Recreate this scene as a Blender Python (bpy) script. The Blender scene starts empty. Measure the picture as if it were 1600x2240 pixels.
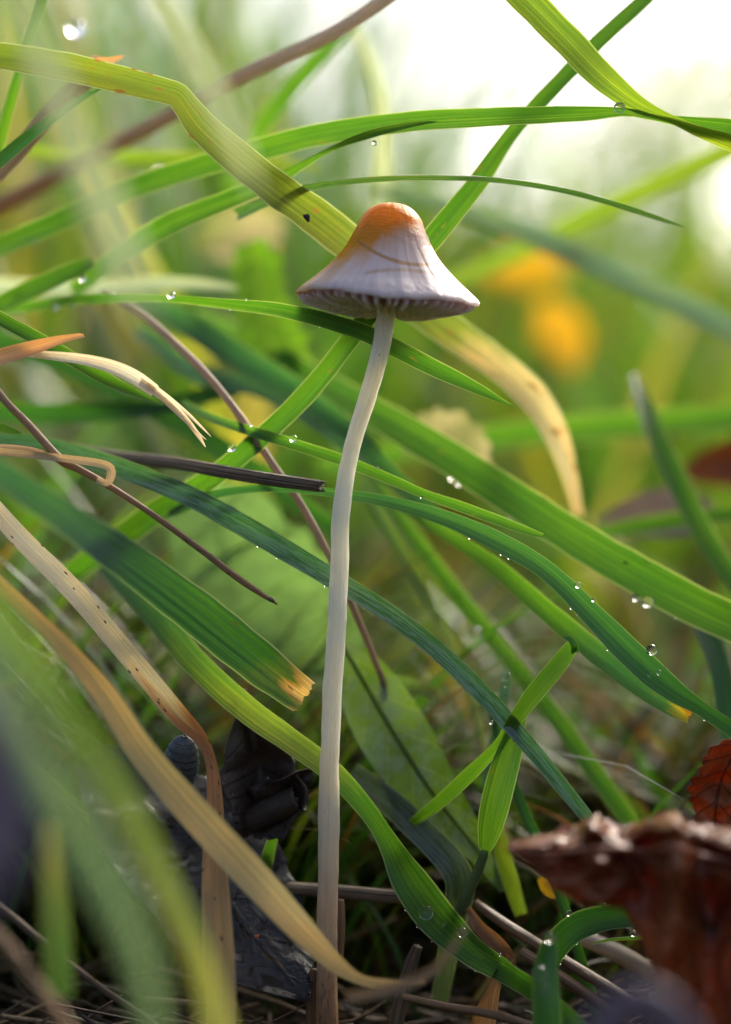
import bpy, math, random
from mathutils import Vector, noise, Matrix, Quaternion
R = math.radians
random.seed(7)
scene = bpy.context.scene
col = scene.collection
scene.unit_settings.system = 'METRIC'
scene.unit_settings.scale_length = 0.01          # one unit is one centimetre

# ------------------------------------------------------------------ camera
D = 13.0            # camera to mushroom, cm
PX = 320.0          # photograph pixels per cm in the plane of the mushroom
ZC = 3.6            # camera height above the ground
cam = bpy.data.cameras.new('camera')
cam.sensor_fit = 'VERTICAL'
cam.sensor_height = 36.0
cam.lens = 36.0 * D / (2240 / PX)
cam.clip_start = 0.05
cam.clip_end = 20000
cam.dof.use_dof = True
cam.dof.focus_distance = D
APERTURE = 0.52     # entrance pupil, cm
cam.dof.aperture_fstop = cam.lens * 1e-3 / APERTURE
cam_ob = bpy.data.objects.new('camera', cam)
col.objects.link(cam_ob)
cam_ob.location = (0, -D, ZC)
cam_ob.rotation_euler = (R(90), 0, 0)
scene.camera = cam_ob

# ------------------------------------------------------------------ sky and sun
SUN_EL, SUN_AZ = 36.0, 34.0
world = bpy.data.worlds.new('World')
scene.world = world
world.use_nodes = True
wn, wl = world.node_tree.nodes, world.node_tree.links
sky = wn.new('ShaderNodeTexSky')
sky.sky_type = 'NISHITA'
sky.sun_disc = False
sky.sun_elevation = R(SUN_EL)
sky.sun_rotation = R(SUN_AZ)
sky.air_density = 0.45
sky.dust_density = 5.0
sky.ozone_density = 0.3
wl.new(sky.outputs[0], wn['Background'].inputs[0])
wn['Background'].inputs[1].default_value = 0.15
sd = Vector((math.sin(R(SUN_AZ)) * math.cos(R(SUN_EL)), math.cos(R(SUN_AZ)) * math.cos(R(SUN_EL)), math.sin(R(SUN_EL))))
sun = bpy.data.lights.new('sun', 'SUN')
sun.energy = 2.4
sun.angle = R(18.0)
sun.color = (1.0, 0.93, 0.80)
sun_ob = bpy.data.objects.new('sun', sun)
col.objects.link(sun_ob)
sun_ob.rotation_euler = (-sd).to_track_quat('-Z', 'Y').to_euler()
sun_ob.location = sd * 60

scene.view_settings.view_transform = 'Standard'
scene.view_settings.look = 'None'
scene.view_settings.exposure = 1.25
scene.view_settings.gamma = 1.0
cy = scene.cycles
cy.use_denoising = True
cy.max_bounces = 10
cy.diffuse_bounces = 5
cy.glossy_bounces = 4
cy.transmission_bounces = 8
cy.transparent_max_bounces = 8
cy.caustics_reflective = False
cy.caustics_refractive = False
cy.sample_clamp_indirect = 25.0

# ------------------------------------------------------------------ helpers
def P(x, y, Y=0.0):
    """a point seen at photograph pixel (x, y), Y cm behind the mushroom"""
    k = (D + Y) / D / PX
    return Vector(((x - 800) * k, Y, ZC + (1120 - y) * k))

def tag(o, label=None, cat=None, group=None, kind=None):
    if label: o['label'] = label
    if cat: o['category'] = cat
    if group: o['group'] = group
    if kind: o['kind'] = kind
    return o

def link(name, me, mat=None, parent=None):
    o = bpy.data.objects.new(name, me)
    col.objects.link(o)
    if mat is not None and len(me.materials) == 0:
        me.materials.append(mat)
    if parent is not None:
        o.parent = parent
    return o

def mesh(name, verts, faces, uv=None, uv2=None, smooth=True, colors=None):
    me = bpy.data.meshes.new(name)
    me.from_pydata([tuple(v) for v in verts], [], faces)
    if smooth:
        me.polygons.foreach_set('use_smooth', [True] * len(me.polygons))
    if uv:
        idx = [0] * len(me.loops)
        me.loops.foreach_get('vertex_index', idx)
        for nm, src in (('UVMap', uv), ('metric', uv2 or uv)):
            lay = me.uv_layers.new(name=nm)
            flat = []
            for i in idx:
                flat.extend(src[i])
            lay.data.foreach_set('uv', flat)
    if colors:
        ca = me.color_attributes.new('tint', 'FLOAT_COLOR', 'POINT')
        flat = []
        for c in colors:
            flat.extend((c[0], c[1], c[2], 1.0))
        ca.data.foreach_set('color', flat)
    me.update()
    return me

def spline(pts, n):
    """Catmull-Rom through tuples of floats, n samples, roughly even along the first three"""
    m = len(pts)
    dens = []
    for i in range(m - 1):
        p0, p1, p2, p3 = pts[max(i - 1, 0)], pts[i], pts[i + 1], pts[min(i + 2, m - 1)]
        for k in range(16):
            t = k / 16
            dens.append(tuple(0.5 * (2 * b + (c - a) * t + (2 * a - 5 * b + 4 * c - d) * t * t + (3 * b - a - 3 * c + d) * t ** 3)
                              for a, b, c, d in zip(p0, p1, p2, p3)))
    dens.append(tuple(pts[-1]))
    acc = [0.0]
    for a, b in zip(dens, dens[1:]):
        acc.append(acc[-1] + math.dist(a[:3], b[:3]))
    out, j = [], 0
    for i in range(n):
        s = acc[-1] * i / (n - 1)
        while j < len(acc) - 2 and acc[j + 1] < s:
            j += 1
        f = (s - acc[j]) / max(acc[j + 1] - acc[j], 1e-9)
        out.append(tuple(a + (b - a) * min(f, 1) for a, b in zip(dens[j], dens[j + 1])))
    return out, acc[-1]

VIEW = Vector((0, 1, 0))

def ribbon(pts, n=48, m=10, cup=0.12, fold=0.0, wave=0.0, wfreq=1.0, ridge=0.0, torn=0.0, serr=0.0, sfreq=18, seed=0, jitter=0.0, torn_start=0.0):
    """a leaf or blade along pixel points (x, y, depth, width px, roll deg)"""
    w3 = []
    for p in pts:
        x, y, Y, w = p[:4]
        roll = p[4] if len(p) > 4 else 0.0
        q = P(x, y, Y)
        w3.append((q.x, q.y, q.z, w / PX * (D + Y) / D, roll))
    s, L = spline(w3, n)
    V, UV, UM, F = [], [], [], []
    rnd = random.Random(seed * 977 + 5)
    jag = [1.1 * noise.noise(Vector((k * 4.3 / m, seed * 2.3, 0.5))) + 0.7 * noise.noise(Vector((k * 11.7 / m, seed, 4.5))) + 0.12 * rnd.uniform(-1, 1) for k in range(m + 1)]
    for i in range(n):
        a, b = Vector(s[max(i - 1, 0)][:3]), Vector(s[min(i + 1, n - 1)][:3])
        t = (b - a).normalized()
        wd = t.cross(VIEW)
        if wd.length < 1e-4:
            wd = Vector((1, 0, 0))
        wd.normalize()
        wd = Quaternion(t, R(s[i][4])) @ wd
        nn = wd.cross(t).normalized()
        if nn.dot(VIEW) > 0 and abs(s[i][4]) < 90:
            nn = -nn
        c = Vector(s[i][:3])
        W = max(s[i][3], 0.0004)
        sl = L * i / (n - 1)
        for k in range(m + 1):
            u = k / m
            e = 2 * u - 1
            half = W / 2
            if serr:
                half *= 1 + serr * (abs(((i / n * sfreq) % 1) * 2 - 1) - 0.5) * abs(e) ** 3
            if jitter:
                half *= 1 + jitter * noise.noise(Vector((sl * 6, e * 0.7, seed)))
            off = cup * W * e * e + fold * W * abs(e)
            if ridge:
                off += ridge * W * math.cos(e * math.pi * 5)
            if wave:
                off += wave * W * noise.noise(Vector((sl * wfreq + seed * 3.1, e * 0.9, seed * 1.7)))
            v = c + wd * (e * half) + nn * off
            if torn and i >= n - 4:
                v += t * (jag[k] * torn * W * (i - (n - 5)) / 4)
            if torn_start and i < 4:
                v -= t * (jag[k] * torn_start * W * (4 - i) / 4)
            V.append(v)
            UV.append((u, i / (n - 1)))
            UM.append((u, sl))
    for i in range(n - 1):
        for k in range(m):
            a = i * (m + 1) + k
            F.append((a, a + 1, a + m + 2, a + m + 1))
    return V, F, UV, UM

def blade(name, label, cat, pts, mat, group=None, parent=None, thick=0.0, **kw):
    V, F, UV, UM = ribbon(pts, **kw)
    o = link(name, mesh(name, V, F, UV, UM), mat, parent)
    if parent is None:
        tag(o, label, cat, group)
    elif label:
        o['label'] = label
    if thick:
        md = o.modifiers.new('thickness', 'SOLIDIFY')
        md.thickness = thick
        md.offset = 0
    return o

def tube_geo(w3, n=40, m=10, rib=0.0, ribn=5, bump=0.0, seed=0, ragged=0.0):
    s, L = spline(w3, n)
    V, F, UV, UM = [], [], [], []
    ref = None
    for i in range(n):
        a, b = Vector(s[max(i - 1, 0)][:3]), Vector(s[min(i + 1, n - 1)][:3])
        t = (b - a).normalized()
        if ref is None:
            ref = t.cross(VIEW)
            if ref.length < 1e-3:
                ref = Vector((1, 0, 0))
        ref = (ref - t * ref.dot(t)).normalized()
        bi = t.cross(ref)
        c = Vector(s[i][:3])
        r = s[i][3]
        for k in range(m):
            an = 2 * math.pi * k / m
            rr = r * (1 + rib * math.cos(an * ribn))
            if bump:
                rr *= 1 + bump * noise.noise(Vector((math.cos(an) * 1.2, math.sin(an) * 1.2, L * i / n * 2.5 + seed * 7)))
            q = c + ref * (rr * math.cos(an)) + bi * (rr * math.sin(an))
            if ragged and i == n - 1:
                q += t * (r * ragged * (noise.noise(Vector((math.cos(an) * 2.2, math.sin(an) * 2.2, seed))) * 1.6 + 0.4 * noise.noise(Vector((an * 9, seed, 1)))))
            V.append(q)
            UV.append((k / m, i / (n - 1)))
            UM.append((k / m, L * i / (n - 1)))
    for i in range(n - 1):
        for k in range(m):
            F.append((i * m + k, i * m + (k + 1) % m, (i + 1) * m + (k + 1) % m, (i + 1) * m + k))
    for base, sg in ((0, -1), ((n - 1) * m, 1)):
        c = Vector((0, 0, 0))
        for k in range(m):
            c += V[base + k]
        V.append(c / m)
        UV.append((0.5, 0 if sg < 0 else 1))
        UM.append((0.5, 0 if sg < 0 else L))
        ci = len(V) - 1
        for k in range(m):
            f = (base + k, base + (k + 1) % m, ci)
            F.append(f if sg > 0 else f[::-1])
    return V, F, UV, UM

def stalk(name, label, cat, pts, mat, group=None, parent=None, **kw):
    """a round stalk along pixel points (x, y, depth, radius px)"""
    w3 = []
    for x, y, Y, r in pts:
        q = P(x, y, Y)
        w3.append((q.x, q.y, q.z, r / PX * (D + Y) / D))
    V, F, UV, UM = tube_geo(w3, **kw)
    o = link(name, mesh(name, V, F, UV, UM), mat, parent)
    if parent is None:
        tag(o, label, cat, group)
    return o

# ------------------------------------------------------------------ materials
class NT:
    def __init__(self, name):
        self.mat = bpy.data.materials.new(name)
        self.mat.use_nodes = True
        self.n = self.mat.node_tree.nodes
        self.l = self.mat.node_tree.links
        self.out = self.n['Material Output']
        self.bsdf = self.n['Principled BSDF']
    def new(self, t, **kw):
        nd = self.n.new(t)
        for k, v in kw.items():
            setattr(nd, k, v)
        return nd
    def put(self, sock, v):
        if isinstance(v, bpy.types.NodeSocket):
            self.l.new(v, sock)
        else:
            if isinstance(v, (tuple, list)) and sock.type == 'RGBA' and len(v) == 3:
                v = (*v, 1)
            sock.default_value = v
    def math(self, op, a, b=0.0, c=None, clamp=False):
        nd = self.new('ShaderNodeMath', operation=op, use_clamp=clamp)
        self.put(nd.inputs[0], a)
        self.put(nd.inputs[1], b)
        if c is not None:
            self.put(nd.inputs[2], c)
        return nd.outputs[0]
    def mix(self, f, a, b, blend='MIX'):
        nd = self.new('ShaderNodeMix', data_type='RGBA', blend_type=blend)
        self.put(nd.inputs[0], f)
        self.put(nd.inputs[6], a)
        self.put(nd.inputs[7], b)
        return nd.outputs[2]
    def smooth(self, v, lo, hi):
        nd = self.new('ShaderNodeMapRange', interpolation_type='SMOOTHSTEP')
        self.put(nd.inputs[0], v)
        nd.inputs[1].default_value = lo
        nd.inputs[2].default_value = hi
        return nd.outputs[0]
    def vec(self, x, y, z=0.0):
        nd = self.new('ShaderNodeCombineXYZ')
        self.put(nd.inputs[0], x)
        self.put(nd.inputs[1], y)
        self.put(nd.inputs[2], z)
        return nd.outputs[0]
    def noise(self, vec, scale, detail=3.0, rough=0.55, dist=0.0):
        nd = self.new('ShaderNodeTexNoise')
        self.l.new(vec, nd.inputs['Vector'])
        nd.inputs['Scale'].default_value = scale
        nd.inputs['Detail'].default_value = detail
        nd.inputs['Roughness'].default_value = rough
        nd.inputs['Distortion'].default_value = dist
        return nd.outputs[0]
    def uv(self, name):
        nd = self.new('ShaderNodeUVMap', uv_map=name)
        sp = self.new('ShaderNodeSeparateXYZ')
        self.l.new(nd.outputs[0], sp.inputs[0])
        return sp.outputs[0], sp.outputs[1]
    def ramp(self, v, stops):
        nd = self.new('ShaderNodeValToRGB')
        self.l.new(v, nd.inputs[0])
        el = nd.color_ramp.elements
        el[0].position, el[0].color = stops[0][0], (*stops[0][1], 1)
        el[1].position, el[1].color = stops[-1][0], (*stops[-1][1], 1)
        for p, c in stops[1:-1]:
            e = el.new(p)
            e.color = (*c, 1)
        return nd.outputs[0]
    def bump(self, h, strength, dist):
        nd = self.new('ShaderNodeBump')
        nd.inputs['Strength'].default_value = strength
        nd.inputs['Distance'].default_value = dist
        self.l.new(h, nd.inputs['Height'])
        return nd.outputs[0]

def grass_mat(name, stops, tmul=(1.45, 1.62, 0.6), tf=0.5, stripes=0.75, spots=0.0, spot_col=(0.10, 0.035, 0.008), bloom=0.0,
              margin=0.5, rough=0.33, freq=15.0, specks=0.0, coat=0.0, nlines=7.0):
    """blade of grass: parallel veins, pale margin, colour running along the blade, rust spots, wax bloom, light through the leaf"""
    if isinstance(stops[0], (int, float)):
        stops = [(0.0, stops), (1.0, stops)]
    t = NT(name)
    u, v = t.uv('UVMap')
    mu, ms = t.uv('metric')
    rnd = t.new('ShaderNodeObjectInfo').outputs['Random']
    off = t.math('MULTIPLY', rnd, 61.0)
    vein_v = t.vec(t.math('ADD', t.math('MULTIPLY', u, freq), off), t.math('MULTIPLY', ms, 0.22), off)
    vein = t.noise(vein_v, 1.0, 4.0, 0.62)
    vein2 = t.noise(t.vec(t.math('ADD', t.math('MULTIPLY', u, freq * 3.2), off), t.math('MULTIPLY', ms, 0.5), off), 1.0, 2.0)
    blot = t.noise(t.vec(t.math('MULTIPLY', u, 1.1), t.math('MULTIPLY', ms, 0.9), off), 1.4, 3.0)
    cell = t.noise(t.vec(t.math('MULTIPLY', u, 26.0), t.math('MULTIPLY', ms, 26.0), off), 1.0, 2.0)
    vv = t.math('ADD', v, t.math('MULTIPLY', t.math('SUBTRACT', blot, 0.5), 0.22), clamp=True)
    c = t.ramp(vv, stops)
    vv1 = t.smooth(vein, 0.30, 0.72)
    c = t.mix(t.math('MULTIPLY', vv1, stripes), c, t.mix(1.0, c, (1.75, 1.55, 1.3), 'MULTIPLY'))
    c = t.mix(t.math('MULTIPLY', t.smooth(vein2, 0.42, 0.62), stripes * 0.8), c, t.mix(1.0, c, (0.55, 0.62, 0.6), 'MULTIPLY'))
    c = t.mix(t.math('MULTIPLY', t.smooth(blot, 0.3, 0.75), 0.7), c, t.mix(1.0, c, (1.6, 1.25, 0.8), 'MULTIPLY'))
    c = t.mix(t.math('MULTIPLY', t.smooth(cell, 0.4, 0.65), 0.22), c, t.mix(1.0, c, (0.6, 0.7, 0.7), 'MULTIPLY'))
    ln = t.math('COSINE', t.math('ADD', t.math('MULTIPLY', u, 2 * math.pi * nlines), t.math('MULTIPLY', t.math('SUBTRACT', vein, 0.5), 11.0)))
    ln = t.math('MULTIPLY', t.smooth(ln, 0.72, 1.0), t.smooth(blot, 0.25, 0.6))
    c = t.mix(t.math('MULTIPLY', ln, stripes * 0.75), c, t.mix(1.0, c, (2.1, 1.75, 1.7), 'MULTIPLY'))
    ed = t.math('ABSOLUTE', t.math('SUBTRACT', t.math('MULTIPLY', u, 2.0), 1.0))
    if margin:
        c = t.mix(t.math('MULTIPLY', t.smooth(ed, 0.90, 0.985), margin), c, (0.50, 0.52, 0.30))
    if spots:
        sn = t.noise(t.vec(t.math('MULTIPLY', u, 2.2), t.math('MULTIPLY', ms, 4.0), off), 1.5, 3.0, 0.6)
        c = t.mix(t.smooth(sn, 0.72 - spots, 0.80 - spots), c, spot_col)
    if specks:
        vo = t.new('ShaderNodeTexVoronoi', feature='F1')
        t.l.new(t.vec(t.math('MULTIPLY', u, 4.0), t.math('MULTIPLY', ms, 9.0), off), vo.inputs['Vector'])
        vo.inputs['Scale'].default_value = 1.0
        sp = t.math('LESS_THAN', vo.outputs['Distance'], t.math('MULTIPLY', t.math('SUBTRACT', blot, 0.35), specks))
        c = t.mix(sp, c, (0.05, 0.022, 0.012))
    tr = t.mix(1.0, c, tmul, 'MULTIPLY')
    ro = rough
    if bloom:
        bn = t.noise(t.vec(t.math('MULTIPLY', u, 7.0), t.math('MULTIPLY', ms, 2.6), off), 1.6, 5.0, 0.7)
        bm = t.math('MULTIPLY', t.smooth(bn, 0.40, 0.60), bloom)
        c = t.mix(bm, c, (0.50, 0.56, 0.54))
        ro = t.math('ADD', t.math('MULTIPLY', bm, 0.2), rough)
    b = t.bsdf
    t.put(b.inputs['Base Color'], c)
    t.put(b.inputs['Roughness'], ro)
    b.inputs['Specular IOR Level'].default_value = 0.5
    b.inputs['Coat Weight'].default_value = coat
    b.inputs['Coat Roughness'].default_value = 0.12
    h = t.math('ADD', t.math('MULTIPLY', vein, 0.7), t.math('MULTIPLY', vein2, 0.5))
    nb = t.bump(h, 0.55, 0.012)
    t.put(b.inputs['Normal'], nb)
    tl = t.new('ShaderNodeBsdfTranslucent')
    t.put(tl.inputs['Color'], tr)
    t.put(tl.inputs['Normal'], nb)
    mx = t.new('ShaderNodeMixShader')
    mx.inputs[0].default_value = tf
    t.l.new(b.outputs[0], mx.inputs[1])
    t.l.new(tl.outputs[0], mx.inputs[2])
    t.l.new(mx.outputs[0], t.out.inputs[0])
    return t.mat

def leaf_mat(name, c1, c2, vein_col, tf=0.3, tmul=(1.8, 1.6, 0.7), rough=0.35, nveins=7.0, bumpd=0.02, patch=0.0, patch_col=(0.5, 0.55, 0.52),
             spec=0.5, scale=1.0, coat=0.0, fine=1.0):
    """broad leaf: midrib, slanting side veins, blotches"""
    t = NT(name)
    u, v = t.uv('UVMap')
    mu, ms = t.uv('metric')
    rnd = t.new('ShaderNodeObjectInfo').outputs['Random']
    off = t.math('MULTIPLY', rnd, 37.0)
    e = t.math('ABSOLUTE', t.math('SUBTRACT', t.math('MULTIPLY', u, 2.0), 1.0))
    co = t.new('ShaderNodeTexCoord').outputs['Object']
    n1 = t.noise(co, 1.6 * scale, 4.0, 0.6)
    n2 = t.noise(co, 9.0 * scale, 4.0, 0.65)
    n3 = t.noise(co, 34.0 * scale, 3.0, 0.6)
    mid = t.smooth(e, 0.07, 0.02)
    ph = t.math('FRACT', t.math('ADD', t.math('MULTIPLY', t.math('SUBTRACT', v, t.math('MULTIPLY', e, 0.16)), nveins), t.math('MULTIPLY', n1, 0.35)))
    sv = t.smooth(t.math('ABSOLUTE', t.math('SUBTRACT', ph, 0.5)), 0.07, 0.02)
    ve = t.math('MAXIMUM', mid, t.math('MULTIPLY', sv, 0.8))
    c = t.mix(t.smooth(n1, 0.3, 0.7), c1, c2)
    c = t.mix(t.math('MULTIPLY', t.smooth(n2, 0.35, 0.7), 0.55), c, t.mix(1.0, c, (0.5, 0.5, 0.5), 'MULTIPLY'))
    c = t.mix(t.math('MULTIPLY', ve, 0.7), c, vein_col)
    tr = t.mix(1.0, c, tmul, 'MULTIPLY')
    ro = t.math('ADD', t.math('MULTIPLY', n2, 0.25), rough - 0.12)
    if patch:
        pm = t.math('MULTIPLY', t.smooth(t.math('ADD', t.math('MULTIPLY', n2, 0.55), t.math('MULTIPLY', n1, 0.45)), 0.42, 0.60), patch)
        c = t.mix(pm, c, patch_col)
    b = t.bsdf
    t.put(b.inputs['Base Color'], c)
    t.put(b.inputs['Roughness'], ro)
    b.inputs['Specular IOR Level'].default_value = spec
    b.inputs['Coat Weight'].default_value = coat
    b.inputs['Coat Roughness'].default_value = 0.1
    h = t.math('ADD', t.math('ADD', t.math('MULTIPLY', n2, 1.0), t.math('MULTIPLY', n3, 0.5 * fine)), t.math('MULTIPLY', ve, 0.8))
    nb = t.bump(h, 0.8, bumpd)
    t.put(b.inputs['Normal'], nb)
    tl = t.new('ShaderNodeBsdfTranslucent')
    t.put(tl.inputs['Color'], tr)
    mx = t.new('ShaderNodeMixShader')
    mx.inputs[0].default_value = tf
    t.l.new(b.outputs[0], mx.inputs[1])
    t.l.new(tl.outputs[0], mx.inputs[2])
    t.l.new(mx.outputs[0], t.out.inputs[0])
    return t.mat

def bark_mat(name, stops, rough=0.6, freq=10.0, dark=0.35, bumpd=0.02, spots=0.0, tf=0.0):
    """dry stalk or twig: lengthwise fibres"""
    t = NT(name)
    u, v = t.uv('UVMap')
    mu, ms = t.uv('metric')
    rnd = t.new('ShaderNodeObjectInfo').outputs['Random']
    off = t.math('MULTIPLY', rnd, 37.0)
    an = t.math('MULTIPLY', u, 2 * math.pi)
    fv = t.vec(t.math('MULTIPLY', t.math('COSINE', an), freq * 0.25), t.math('MULTIPLY', t.math('SINE', an), freq * 0.25), t.math('ADD', t.math('MULTIPLY', ms, 0.5), off))
    f = t.noise(fv, 1.6, 5.0, 0.65)
    g = t.noise(t.vec(t.math('MULTIPLY', t.math('COSINE', an), 1.0), t.math('MULTIPLY', t.math('SINE', an), 1.0), t.math('ADD', t.math('MULTIPLY', ms, 6.0), off)), 1.3, 4.0)
    c = t.ramp(t.math('ADD', v, t.math('MULTIPLY', t.math('SUBTRACT', g, 0.5), 0.2), clamp=True), stops)
    c = t.mix(t.math('MULTIPLY', t.smooth(f, 0.4, 0.62), dark), c, t.mix(1.0, c, (0.25, 0.22, 0.2), 'MULTIPLY'))
    c = t.mix(t.math('MULTIPLY', t.smooth(g, 0.3, 0.7), 0.4), c, t.mix(1.0, c, (1.5, 1.35, 1.2), 'MULTIPLY'))
    if spots:
        c = t.mix(t.smooth(g, 0.66 - spots, 0.70 - spots), c, (0.03, 0.015, 0.01))
    t.put(t.bsdf.inputs['Base Color'], c)
    t.bsdf.inputs['Roughness'].default_value = rough
    t.put(t.bsdf.inputs['Normal'], t.bump(t.math('ADD', f, t.math('MULTIPLY', g, 0.5)), 0.8, bumpd))
    if tf:
        tl = t.new('ShaderNodeBsdfTranslucent')
        t.put(tl.inputs['Color'], c)
        mx = t.new('ShaderNodeMixShader')
        mx.inputs[0].default_value = tf
        t.l.new(t.bsdf.outputs[0], mx.inputs[1])
        t.l.new(tl.outputs[0], mx.inputs[2])
        t.l.new(mx.outputs[0], t.out.inputs[0])
    return t.mat

# greens
M_yellow = grass_mat('yellow_green_blade', [(0.0, (0.10, 0.155, 0.022)), (0.35, (0.125, 0.17, 0.024)), (0.62, (0.10, 0.155, 0.022)), (0.72, (0.15, 0.18, 0.04)), (0.79, (0.34, 0.28, 0.18)), (0.88, (0.38, 0.31, 0.24)), (1.0, (0.28, 0.20, 0.14))],
                     spots=0.10, spot_col=(0.24, 0.11, 0.03), tf=0.45, margin=0.7, tmul=(1.35, 1.5, 0.9), specks=0.1)
M_lime = grass_mat('lime_blade', (0.095, 0.155, 0.022), spots=0.035, spot_col=(0.20, 0.15, 0.03), tf=0.5, margin=0.6)
M_green = grass_mat('green_blade', (0.042, 0.115, 0.016), specks=0.22, spots=0.035, spot_col=(0.20, 0.15, 0.03), tf=0.46, margin=0.6)
M_fresh = grass_mat('fresh_green_blade', (0.042, 0.122, 0.014), specks=0.22, spots=0.035, spot_col=(0.20, 0.15, 0.03), tf=0.48, margin=0.75, stripes=0.8)
M_deep = grass_mat('deep_green_blade', (0.022, 0.085, 0.014), specks=0.22, tf=0.42, margin=0.35)
M_blue = grass_mat('blue_green_blade', (0.026, 0.085, 0.040), specks=0.22, tf=0.35, margin=0.3, rough=0.28, tmul=(1.8, 2.2, 0.7))
M_waxy = grass_mat('waxy_green_blade', (0.026, 0.090, 0.034), specks=0.22, tf=0.35, margin=0.3, bloom=0.55, rough=0.3)
M_sheen = grass_mat('shiny_thin_blade', (0.05, 0.12, 0.04), tf=0.3, margin=0.3, bloom=0.25, rough=0.2, coat=0.5)
M_torn = grass_mat('torn_green_blade', [(0.0, (0.026, 0.095, 0.022)), (0.90, (0.030, 0.105, 0.018)), (0.965, (0.07, 0.12, 0.03)), (0.982, (0.34, 0.20, 0.08)), (1.0, (0.48, 0.32, 0.20))], tf=0.4, spots=0.02)
M_shoot = grass_mat('shoot_leaf', (0.062, 0.155, 0.016), tf=0.5, spots=0.035, spot_col=(0.26, 0.12, 0.015), stripes=0.75)
M_streak = grass_mat('yellow_streaked_blade', [(0.0, (0.03, 0.10, 0.02)), (0.28, (0.04, 0.13, 0.02)), (0.40, (0.10, 0.20, 0.03)), (0.52, (0.16, 0.22, 0.05)), (0.60, (0.05, 0.15, 0.02)), (1.0, (0.035, 0.12, 0.015))], tf=0.45, stripes=0.8)
M_straw = grass_mat('cream_straw_blade', [(0.0, (0.70, 0.66, 0.54)), (0.38, (0.72, 0.69, 0.52)), (0.48, (0.70, 0.60, 0.34)), (0.535, (0.40, 0.22, 0.08)), (0.56, (0.26, 0.12, 0.05)), (0.70, (0.30, 0.17, 0.08)), (0.82, (0.42, 0.30, 0.14)), (1.0, (0.44, 0.36, 0.17))],
                    tmul=(1.0, 0.95, 0.75), tf=0.3, spots=0.04, spot_col=(0.40, 0.20, 0.06), specks=0.8, margin=0.2, stripes=0.5, rough=0.45)
M_tan = grass_mat('tan_dry_blade', [(0.0, (0.46, 0.29, 0.12)), (0.25, (0.46, 0.33, 0.15)), (0.5, (0.40, 0.35, 0.19)), (0.75, (0.52, 0.43, 0.25)), (1.0, (0.38, 0.30, 0.21))],
                  tmul=(1.05, 1.0, 0.7), tf=0.35, spots=0.02, spot_col=(0.34, 0.14, 0.02), margin=0.45, stripes=0.7, rough=0.5, nlines=5.0)
M_pale = grass_mat('pale_dead_blade', (0.62, 0.60, 0.52), tmul=(1.1, 1.05, 0.9), tf=0.4, margin=0.0, stripes=0.8, rough=0.4)
M_orange = grass_mat('orange_straw', (0.60, 0.41, 0.25), tmul=(1.2, 1.0, 0.6), tf=0.3, margin=0.1, specks=0.25, stripes=0.9, rough=0.5)
M_paper = grass_mat('papery_sheath', (0.44, 0.36, 0.25), tmul=(1.1, 1.0, 0.7), tf=0.3, margin=0.1, specks=0.35, stripes=0.7, rough=0.5)
M_autumn = grass_mat('yellowing_blade', [(0.0, (0.06, 0.13, 0.05)), (0.3, (0.075, 0.135, 0.055)), (0.55, (0.10, 0.145, 0.07)), (0.8, (0.14, 0.155, 0.095)), (1.0, (0.16, 0.155, 0.10))], tf=0.4, spots=0.10, spot_col=(0.30, 0.15, 0.03), stripes=0.4)
M_teal = grass_mat('teal_blade', (0.095, 0.16, 0.105), tf=0.4, tmul=(1.1, 1.25, 0.95), margin=0.1, rough=0.3)
M_silver = grass_mat('pale_silvery_blade', (0.26, 0.33, 0.28), tf=0.4, tmul=(1.5, 1.6, 1.1), margin=0.2, rough=0.3)
# browns
M_brown = bark_mat('brown_stalk', [(0.0, (0.46, 0.34, 0.21)), (1.0, (0.42, 0.26, 0.13))], spots=0.03, tf=0.35)
M_greyst = bark_mat('grey_brown_stalk', [(0.0, (0.66, 0.60, 0.50)), (0.35, (0.58, 0.49, 0.37)), (0.7, (0.46, 0.34, 0.21)), (1.0, (0.40, 0.25, 0.13))], tf=0.4, dark=0.25)
M_twig = bark_mat('dark_twig', [(0.0, (0.36, 0.27, 0.17)), (0.5, (0.32, 0.23, 0.15)), (1.0, (0.28, 0.20, 0.13))], dark=1.0, freq=13, bumpd=0.06, rough=0.5)
M_dark = bark_mat('dark_wet_wood', [(0.0, (0.035, 0.022, 0.015)), (1.0, (0.028, 0.018, 0.013))], rough=0.3, bumpd=0.03)
M_litter = bark_mat('litter_straw', [(0.0, (0.34, 0.21, 0.10)), (0.5, (0.28, 0.16, 0.08)), (1.0, (0.22, 0.12, 0.06))], rough=0.4, dark=0.7)
# leaves
M_black = leaf_mat('black_wet_leaf', (0.012, 0.010, 0.013), (0.026, 0.018, 0.024), (0.010, 0.008, 0.009), tf=0.03, rough=0.22, bumpd=0.16, spec=0.7, scale=1.8, coat=0.6, fine=2.5)
M_darkleaf = leaf_mat('dark_brown_leaf', (0.030, 0.018, 0.013), (0.045, 0.026, 0.018), (0.02, 0.012, 0.009), tf=0.12, tmul=(1.5, 1.0, 0.6), rough=0.4, bumpd=0.02)
M_rust = leaf_mat('rust_leaf', (0.46, 0.125, 0.028), (0.27, 0.06, 0.016), (0.13, 0.035, 0.014), tf=0.25, tmul=(1.5, 0.9, 0.5), rough=0.26, bumpd=0.05, spec=0.6, coat=0.45, nveins=9)
M_orleaf = leaf_mat('orange_brown_leaf', (0.52, 0.20, 0.04), (0.34, 0.11, 0.03), (0.10, 0.03, 0.012), tf=0.4, tmul=(1.8, 1.2, 0.5), rough=0.35, bumpd=0.03)
M_darkrust = leaf_mat('dark_rust_leaf', (0.16, 0.06, 0.02), (0.11, 0.04, 0.018), (0.08, 0.03, 0.015), tf=0.2, tmul=(1.3, 0.9, 0.5))
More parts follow.
